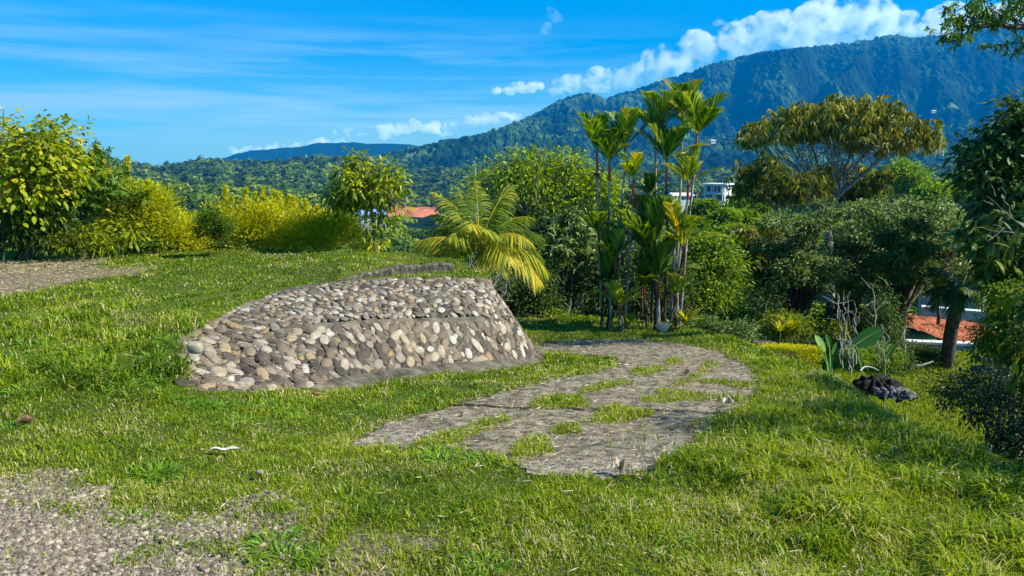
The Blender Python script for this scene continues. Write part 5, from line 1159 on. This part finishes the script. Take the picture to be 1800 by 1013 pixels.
dry_leaf(1207, 661, .10, .07, R(40), 'small dark brown leaf on the far right part of the driveway', BRNL, lift=.02, curl=.9)
dry_leaf(1012, 751, .05, .03, R(80), 'tiny dark leaf in the middle of the driveway', BRNL, lift=.02)
# fallen twig on the gravel
def twig():
    a = ground_hit(385, 950); b = ground_hit(396, 990); g = G(); za = gz(*a) + .03; limb(g, (a[0], a[1], za), (b[0], b[1], gz(*b) + .02), .004, .002, .05, 7); limb(g, (a[0], a[1], za), (a[0] - .05, a[1] + .04, za + .01), .003, .001, .05, 5)
    tag(g.build('twig', [M_BRN], local=False), 'thin dark fallen twig on the edge of the gravel', 'twig')
twig()

def heap():
    """crumpled black plastic sheet over a round heap"""
    c = P(1545, 674, 8.3); b = c.copy(); b[2] = min(gz(b[0], b[1]), c[2] - .18); e = empty('plastic_heap', b, 'crumpled black plastic sheeting heaped over the edge of the grass bank', 'plastic sheet')
    nu, nv = 80, 30; th, ph = np.meshgrid(np.linspace(0, 2 * math.pi, nu, endpoint=False), np.linspace(0, 1, nv)); rad = ph ** .8
    h = (1 - ph ** 2.2) * .17; fold = .035 * np.sin(th * 7 + ph * 5) * ph + .022 * np.sin(th * 13 - ph * 9) * ph + (fbm(np.cos(th) * rad * 5 + 9, np.sin(th) * rad * 5, 3, 61) - .5) * .10
    X = c[0] + np.cos(th) * rad * (.27 + fold); Y = c[1] + np.sin(th) * rad * (.25 + fold); Z = c[2] - .07 + h * .8 + fold * .7 - .12 * np.clip(ph - .8, 0, 1)
    V = np.stack((X, Y, Z), -1).reshape(-1, 3); i = np.arange(nv - 1)[:, None] * nu + np.arange(nu)[None]; j = np.arange(nv - 1)[:, None] * nu + (np.arange(nu)[None] + 1) % nu
    g = G(); g.add(V, np.stack((i, i + nu, j + nu, j), -1).reshape(-1, 4)); m, nt, N, L, bs, out = newmat('black_plastic'); bs.inputs['Base Color'].default_value = (.012, .011, .009, 1); bs.inputs['Roughness'].default_value = .8; bs.inputs['Specular IOR Level'].default_value = .2
    g.build('sheet', [m], e, smooth=True)
    c2 = P(1575, 692, 7.6); g = G(); X = c2[0] + np.cos(th) * rad * (.2 + fold); Y = c2[1] + np.sin(th) * rad * (.16 + fold); Z = c2[2] - .03 + h * .4 + fold * .7
    g.add(np.stack((X, Y, Z), -1), np.stack((i, i + nu, j + nu, j), -1).reshape(-1, 4)); g.build('grey_fold', [rough_mat('grey_plastic', [(.03, .03, .028), (.08, .08, .075), (.20, .20, .19)], scale=9, rough=.65, spec=.3, bump=.2)], e, smooth=True)
heap()
def stick_on(pts, d, r, label, m=M_TWIG):
    g = G(); q = cat_interp(np.array([P(a, b, d + dd) for a, b, dd in pts]), np.linspace(0, len(pts) - 1, 14)); tube(g, q, np.linspace(r, r * .5, 14), 6); tag(g.build('fallen_branch', [m], smooth=True, local=False), label, 'branch')
stick_on([(1512, 652, 0), (1520, 645, .05), (1532, 646, .1), (1545, 652, .1)], 8.5, .012, 'short bent pale branch lying over the black plastic sheeting')
stick_on([(1598, 641, 0), (1615, 643, 0), (1634, 638, 0), (1640, 635, 0)], 15.6, .035, 'long white fallen branch on the lower lawn before the palm trunk')

# lower garden: white wall, red earth, fence, shed front
M_WHITE = rough_mat('white_render', [(.52, .52, .50), (.74, .74, .72)], scale=3, bump=.15, bscale=20, dist=.004)
M_GRYC = rough_mat('grey_render', [(.30, .31, .33), (.46, .47, .50)], scale=3, bump=.2)
M_REDE = rough_mat('red_earth', [(.16, .045, .018), (.36, .095, .035), (.55, .20, .09)], scale=1.6, detail=10, bump=1.0, bscale=9, dist=.15, pos=[.3, .5, .68])
def seg_wall(name, a, b, h, t, mat, label, cat='wall'):
    a = np.asarray(a); b = np.asarray(b); c = (a + b) / 2; L = np.linalg.norm((b - a)[:2]); rz = math.atan2(b[1] - a[1], b[0] - a[0]); e = empty(name, (c[0], c[1], c[2]), label, cat); g = G(); box(g, c + (0, 0, h / 2), (L, t, h), rz); g.build('wall_body', [mat], e)
    g = G(); box(g, c + (0, 0, h + .03), (L + .06, t + .08, .06), rz); g.build('coping', [M_WHITE], e); return e
A_, B_ = P(1590, 611, 19.3), P(1715, 620, 19.0); seg_wall('garden_wall', A_, B_, .17, .18, M_GRYC, 'low white-topped garden wall in front of the red earth')
def red_heap():
    xs_ = np.linspace(*[P(p, 580, 23)[0] for p in (1585, 1740)], 50); ys_ = np.linspace(19.6, 27, 40); X, Y = np.meshgrid(xs_, ys_); f = (Y - 19.6) / 7.4
    zA = P(1650, 606, 19.6)[2]; zB = P(1650, 556, 27)[2]; Z = zA + (zB - zA) * f + (fbm(X * .9, Y * .9, 4, 62) - .5) * .5 + .25 * np.sin(f * math.pi) * (vnoise(X * .5, Y * .3, 4)); g = G(); i = np.arange(39)[:, None] * 50 + np.arange(49)[None]
    g.add(np.stack((X, Y, Z), -1), np.stack((i, i + 1, i + 51, i + 50), -1).reshape(-1, 4)); tag(g.build('red_earth_bank', [M_REDE], smooth=True), kind='structure')
red_heap()
A_, B_ = P(1620, 553, 27.2), P(1735, 566, 26.2); A_[2] = B_[2] = (A_[2] + B_[2]) / 2; seg_wall('retaining_wall', A_, B_, .30, .25, M_GRYC, 'pale grey retaining wall along the top of the red earth')
def shed():
    a, b = P(1612, 547, 29), P(1720, 547, 28.5); c = (a + b) / 2; e = empty('fence_panel', c, 'weathered pale board fence behind the grey retaining wall', 'fence'); L = np.linalg.norm((b - a)[:2]); rz = math.atan2(b[1] - a[1], b[0] - a[0])
    n = 16; g = G()
    for i in range(n): t = (i + .5) / n; box(g, a + (b - a) * t + (0, 0, .18), (L / n * .82, .03, .75 + .03 * (i % 3)), rz)
    g.build('boards', [rough_mat('board_wood', [(.22, .19, .16), (.42, .40, .37)], scale=9, bump=.4)], e); g = G(); box(g, c + (0, .05, .42), (L, .05, .08), rz); box(g, c + (0, .05, -.05), (L, .05, .08), rz); g.build('rail', [M_BRN], e)
shed()
def posts():
    for i, (px, lab) in enumerate(((1483, 'pinkish garden post farthest left of the three behind the banana leaf'), (1490, 'middle one of the three pinkish garden posts'), (1509, 'pinkish garden post directly below the big oval leaf'))):
        b = P(px, 622, 16.5); g = G(); t = P(px, 598, 16.5); box(g, (b + t) / 2, (.055, .055, t[2] - b[2])); box(g, t + (0, 0, .02), (.075, .075, .03)); tag(g.build('garden_post', [rough_mat('pink_post', [(.35, .24, .20), (.50, .38, .33)], bump=.1)], local=False), lab, 'post', 'pinkish posts in the lower garden')
posts()
A_, B_ = P(1485, 619, 17.2), P(1570, 617, 17.0); A_[2] = B_[2] = A_[2]; seg_wall('garden_wall', A_, B_, .10, .2, rough_mat('pinkish_render', [(.30, .22, .19), (.45, .36, .32)]), 'low pinkish garden wall behind the olive shrub')
for px, py, w, lab in ((1733, 650, .16, 'flat pale stepping stone on the lower lawn, the nearer one'), (1748, 633, .2, 'flat pale stepping stone on the lower lawn, the farther one')):
    c = P(px, py, 14.2); c[2] = gz(c[0], c[1]) if abs(gz(c[0], c[1]) - c[2]) < .4 else c[2]; v, f = ICO2; g = G(); g.add(v * (w * 1.6, w * 1.2, .09) * (1 + .12 * np.sin(v[:, [1, 2, 0]] * 5)) + c, f, .95); tag(g.build('stepping_stone', [M_PALEC], smooth=True, local=False), lab, 'stone')
# short grass and weeds of the lower garden
def garden_grass():
    g = G(); n = 150000; x = rng.uniform(3.2, 13, n); y = rng.uniform(1.0, 18.5, n); z = z_near(x, y); k = (z < -2.4) & (z > -3.6); x, y, z = x[k], y[k], z[k]; n = len(x)
    blades(g, x, y, rng.uniform(.05, .13, n), np.full(n, .016), np.clip(rng.normal(.6, .2, n), .1, 1), np.clip(.5 + .2 * rng.normal(size=n), 0, .84), z); tag(g.build('garden_grass', [M_GRASS]), kind='stuff')
garden_grass()

# ================================================================ HOUSES IN THE VALLEY
M_WIN = rough_mat('dark_window', [(.012, .016, .02), (.02, .028, .035)], rough=.15, bump=0, spec=.6)
M_TEAL = rough_mat('teal_panel', [(.03, .16, .22), (.05, .24, .30)], bump=0)
def villa():
    o = P(1273, 356, 262); e = empty('white_villa', o, 'white two-storey villa with a flat overhanging roof on the valley slope', 'house'); rz = R(-38); ca, sa = math.cos(rz), math.sin(rz)
    def T(p): return (o[0] + p[0] * ca - p[1] * sa, o[1] + p[0] * sa + p[1] * ca, o[2] + p[2])
    def bx(g, c, s): box(g, T(c), s, rz)
    # the corner stands at the origin: the balcony front runs to the left (-x), the side face to the back (+y)
    g = G(); bx(g, (-3.6, 3.0, 2.5), (7.2, 6.0, 7.0)); bx(g, (-3.4, -.6, -.4), (6.9, 1.4, 1.2)); g.build('wall', [M_WHITE], e)
    g = G(); bx(g, (-3.6, 2.6, 6.15), (9.0, 8.4, .28)); bx(g, (-3.6, 2.6, 6.38), (8.4, 7.8, .18)); g.build('roof', [M_WHITE], e)
    g = G(); bx(g, (-3.6, -.75, 3.0), (7.2, 1.5, .22)); bl = g.build('balcony', [M_WHITE], e); g = G(); bx(g, (-3.6, -1.46, 3.9), (7.2, .05, .08))
    for i in range(15): bx(g, (-7.1 + i * .5, -1.46, 3.5), (.06, .05, .8))
    g.build('railing', [M_GRYC], bl)
    for i, xx in enumerate((-6.9, -3.6, -.25)):
        g = G(); bx(g, (xx, -1.3, 2.5), (.28, .28, 7.0)); g.build('column', [M_WHITE], e)
    for c, s in (((-5.9, -.02, 4.5), (1.5, .1, 1.9)), ((-3.9, -.02, 4.5), (1.5, .1, 1.9)), ((-2.1, -.02, 4.4), (1.2, .1, 2.2)), ((-.8, -.02, 4.8), (.6, .1, 1.0)), ((-1.9, -.02, 1.5), (2.0, .1, 1.9)), ((-.6, -.02, 1.3), (.7, .1, 2.1)),
                 ((.02, 1.6, 4.9), (.1, 1.9, .8)), ((.02, 4.3, 4.9), (.1, 1.2, .9)), ((.02, 1.5, 1.8), (.1, .8, 1.0)), ((.02, 3.9, 1.9), (.1, 1.2, 1.0))):
        g = G(); bx(g, c, s); wn = g.build('window', [M_WIN], e); g = G(); q_ = (s[0] + .16 if s[0] > .11 else .14, s[1] + .16 if s[1] > .11 else .14, .09)
        bx(g, (c[0], c[1], c[2] - s[2] / 2 - .04), q_); g.build('frame', [M_GRYC], wn)
    g = G(); bx(g, (-5.3, -.04, 1.4), (2.9, .12, 2.2)); bx(g, (-8.0, .8, .9), (1.7, 3.0, 2.2)); g.build('teal_annex', [M_TEAL], e)
villa()
def small_house(px, py, d, w, h, roofc, wallc, label, rz=0.3, name='house', group=None, dep=None, pitch=.28):
    o = P(px, py, d); e = empty(name, o, label, 'house', group); dep = dep or w * .7; ca, sa = math.cos(rz), math.sin(rz)
    g = G(); box(g, o + (0, 0, h / 2 - 1.5), (w, dep, h + 3), rz); g.build('wall', [wallc], e)
    v = np.array([(-w * .56, -dep * .6, h), (w * .56, -dep * .6, h), (w * .56, dep * .6, h), (-w * .56, dep * .6, h), (-w * .56, 0, h + dep * pitch), (w * .56, 0, h + dep * pitch), (-w * .56, -dep * .6, h - .2), (w * .56, -dep * .6, h - .2), (w * .56, dep * .6, h - .2), (-w * .56, dep * .6, h - .2)])
    v = np.stack((v[:, 0] * ca - v[:, 1] * sa, v[:, 0] * sa + v[:, 1] * ca, v[:, 2]), 1) + o; g = G(); g.add(v, [(0, 1, 5, 4), (2, 3, 4, 5), (6, 9, 8, 7), (0, 6, 7, 1), (2, 8, 9, 3)]); g.add(v, [(1, 2, 5), (3, 0, 4), ]); g.build('roof', [roofc], e)
    for i in range(3): q = ((i - 1) * w * .3, -dep * .5 - .02, h * .45); g = G(); box(g, (o[0] + q[0] * ca - q[1] * sa, o[1] + q[0] * sa + q[1] * ca, o[2] + q[2]), (w * .14, .1, h * .4), rz); g.build('window', [M_WIN], e)
M_BLUER = rough_mat('blue_roof', [(.10, .20, .38), (.20, .33, .55)], bump=0); M_REDR = rough_mat('red_roof', [(.30, .09, .05), (.45, .16, .09)], bump=0)
small_house(1196, 352, 190, 5.2, 1.3, M_WHITE, M_WHITE, 'low white-roofed house behind the palm stems, left of the white villa', rz=.1, pitch=.16)
small_house(655, 388, 255, 8.5, 2.2, M_BLUER, M_GRYC, 'small house with a pale blue roof behind the slender young tree', rz=.3)
for px, py, w, mt, lab in ((1176, 241, 22, M_REDR, 'tiny red-roofed farmhouse on the mountain foot above the palms'), (1253, 251, 18, M_WHITE, 'tiny pale house on the mountain foot right of the palms'), (1299, 243, 20, M_REDR, 'tiny reddish house on the mountain foot left of the umbrella tree'), (1640, 198, 22, M_WHITE, 'tiny white house on the slope high above the green clearing'), (1618, 206, 16, M_WHITE, 'tiny pale house just left of and below the highest one on the slope')):
    ysr = np.arange(1550, 3500, 6.0); a_, b_ = ray(px, py); hit = np.argmax(CZ + float(b_) * ysr < z_far(float(a_) * ysr, ysr) + 22); dd = float(ysr[hit])
    small_house(px, py, dd, w * .7, 5, mt, M_WHITE, lab, rz=.2)
def red_clearing():
    poly = [(690, 357), (716, 352), (742, 354), (764, 360), (772, 370), (742, 377), (700, 375), (676, 378), (648, 384), (640, 378), (668, 368)]
    ysr = np.arange(150, 900, 2.0); W = []
    for px, py in poly:
        a, b = ray(px, py); h = CZ + float(b) * ysr - (z_far(float(a) * ysr, ysr) + 2.2); i = np.argmax(h < 0); W.append((float(a) * ysr[i], ysr[i]))
    W = np.array(W); lo, hi = W.min(0), W.max(0); X, Y = np.meshgrid(np.linspace(lo[0], hi[0], 90), np.linspace(lo[1], hi[1], 90)); sd = poly_sd(X, Y, W)
    Z = z_far(X, Y) + 2.2 - 5 * sstep(-4, 6, sd) + (fbm(X / 18, Y / 30, 4, 63) - .5) * 6 * sstep(0, -12, sd); g = G(); i = np.arange(89)[:, None] * 90 + np.arange(89)[None]; f = np.stack((i, i + 1, i + 91, i + 90), -1).reshape(-1, 4)
    V = np.stack((X, Y, Z), -1).reshape(-1, 3); f = f[sd.ravel()[f[:, 0]] < 8]; g.add(V, f)
    m = rough_mat('red_clay', [(.20, .06, .025), (.40, .12, .05), (.55, .22, .12)], scale=.05, detail=8, bump=.8, bscale=.12, dist=3, pos=[.3, .5, .68])
    tag(g.build('red_soil', [m], smooth=True), kind='structure'); print('red', W.min(0), W.max(0))
red_clearing()
def mast():
    b = P(538, 284, 1500); t = P(538, 272, 1500); g = G(); tube(g, [b - (0, 0, 20), t], [1.2, .7], 4); tag(g.build('radio_mast', [M_WHITE], local=False), 'thin pale mast on the far green ridge', 'mast')
mast()
# thin pole above the coconut palm
def pole():
    b = P(836, 345, 60); t = P(835, 288, 60); e = empty('dead_palm_trunk', b - (0, 0, 8), 'thin bare grey pole standing far behind the coconut palm', 'pole'); g = G(); tube(g, [b - (0, 0, 8), b, t], [.16, .12, .06], 7); g.build('shaft', [M_PBARK], e)
pole()

# ================================================================ CLOUDS
def cloud_material():
    m, nt, N, L, bs, out = newmat('cloud_vapour'); N.remove(bs)
    v = N.new('ShaderNodeVolumePrincipled'); v.inputs['Color'].default_value = (1, 1, 1, 1); v.inputs['Anisotropy'].default_value = .1
    tc = N.new('ShaderNodeTexCoord'); nz = N.new('ShaderNodeTexNoise'); nz.inputs['Scale'].default_value = .0065; nz.inputs['Detail'].default_value = 6; nz.inputs['Roughness'].default_value = .62; L.new(tc.outputs['Object'], nz.inputs['Vector'])
    mr = N.new('ShaderNodeMapRange'); mr.inputs[1].default_value = .47; mr.inputs[2].default_value = .80; mr.inputs[3].default_value = 0.0; mr.inputs[4].default_value = .032; L.new(nz.outputs[0], mr.inputs[0]); L.new(mr.outputs[0], v.inputs['Density'])
    L.new(v.outputs[0], out.inputs['Volume']); return m
M_CLOUD = cloud_material()
tex = bpy.data.textures.new('billow', 'CLOUDS'); tex.noise_scale = 70; tex.noise_depth = 3
M_PUFF = M_CLOUD.copy()
for n_ in M_PUFF.node_tree.nodes:
    if n_.type == 'MAP_RANGE': n_.inputs[1].default_value = .40; n_.inputs[2].default_value = .7
M_WISP = M_CLOUD.copy()
for n_ in M_WISP.node_tree.nodes:
    if n_.type == 'MAP_RANGE': n_.inputs[4].default_value = .009; n_.inputs[1].default_value = .48
def cloud(label, lobes, d=7800, vox=13, amp=60):
    """lobes = (px, py, rx, ry) ellipses; built at true distance d beyond the mountain"""
    c = np.mean([P(a, b, d) for a, b, _, _ in lobes], 0); g = G(); v, f = ICO2; k = d / F
    for a, b, rx, ry in lobes:
        for _ in range(max(4, int(rx / 2.6))):
            u = rng.uniform(-1, 1); w = rng.uniform(-.7, .7) * math.sqrt(1 - u * u); r = ry * rng.uniform(.40, .95); q = P(a + u * rx, b + w * ry, d + rng.normal() * 70); g.add(v * (r * k * 1.15, r * k * 1.15, r * k) + q - c, f)
    o = g.build('cloud', [M_WISP if 'wisp' in label else M_PUFF if amp < 60 else M_CLOUD], local=False); o.location = c; tag(o, label, 'cloud', None)
    md = o.modifiers.new('merge', 'REMESH'); md.mode = 'VOXEL'; md.voxel_size = vox * 1.3; md.use_smooth_shade = False
    ds = o.modifiers.new('billow', 'DISPLACE'); ds.texture = tex; ds.strength = amp; ds.mid_level = .5; ds.texture_coords = 'LOCAL'
cloud('large white cloud lying on the mountain ridge, its highest billows in the middle', [(1500, 32, 60, 34), (1440, 50, 70, 34), (1385, 62, 70, 32), (1330, 78, 60, 28), (1550, 44, 60, 26), (1605, 50, 60, 20), (1515, 14, 34, 18)])
cloud('long white cloud running down the ridge to the left of the large one', [(1030, 150, 52, 16), (990, 158, 30, 12), (1085, 140, 50, 18), (1145, 128, 50, 18), (1195, 104, 50, 26), (1250, 88, 50, 26), (1130, 124, 30, 10)])
cloud('white cloud behind the ridge near the overhanging branch', [(1670, 35, 40, 22), (1640, 52, 30, 14), (1720, 30, 50, 24), (1780, 30, 40, 20)])
cloud('thin wisp of cloud in the blue left of the large cloud', [(1275, 40, 20, 7), (1262, 36, 12, 6)], amp=40)
cloud('small grey-white cloud left of the mountain shoulder', [(905, 157, 36, 9), (930, 150, 24, 8), (885, 162, 22, 8)], amp=40)
cloud('upright wisp of cloud high in the middle of the sky', [(972, 14, 8, 8), (975, 28, 9, 10), (968, 42, 8, 10), (962, 54, 8, 9), (972, 66, 9, 6)], amp=25, vox=11)
cloud('bright cumulus over the left end of the mountain', [(870, 208, 34, 12), (900, 202, 20, 8), (845, 212, 26, 10), (800, 218, 20, 7)], amp=40)
cloud('heaped cloud low over the forested ridge, left of the bright cumulus', [(735, 222, 34, 12), (700, 228, 34, 10), (765, 226, 26, 8), (680, 236, 22, 8), (790, 234, 22, 6)], amp=36)
cloud('small cloud puff low in the sky above the distant blue hills', [(603, 231, 20, 6), (625, 238, 20, 5)], amp=26, vox=11)
cloud('row of small white clouds resting on the distant blue hills', [(580, 250, 30, 7), (545, 254, 26, 6), (500, 258, 30, 6), (460, 260, 28, 7), (425, 264, 24, 7), (405, 270, 14, 5)], amp=30, vox=11)
# ================================================================ HAZE
def haze():
    g = G(); zt = 735.0; zb = -340.0
    box(g, (0, 2300, (zt + zb) / 2), (11000, 5200, zt - zb))
    m, nt, N, L, bs, out = newmat('haze_air'); N.remove(bs)
    v = N.new('ShaderNodeVolumePrincipled'); v.inputs['Color'].default_value = (.0, .25, .66, 1); v.inputs['Density'].default_value = .00017
    v.inputs['Anisotropy'].default_value = 0.0
    L.new(v.outputs[0], out.inputs['Volume'])
    tag(g.build('haze', [m]), kind='stuff')
haze()
print('objects', len(bpy.data.objects))
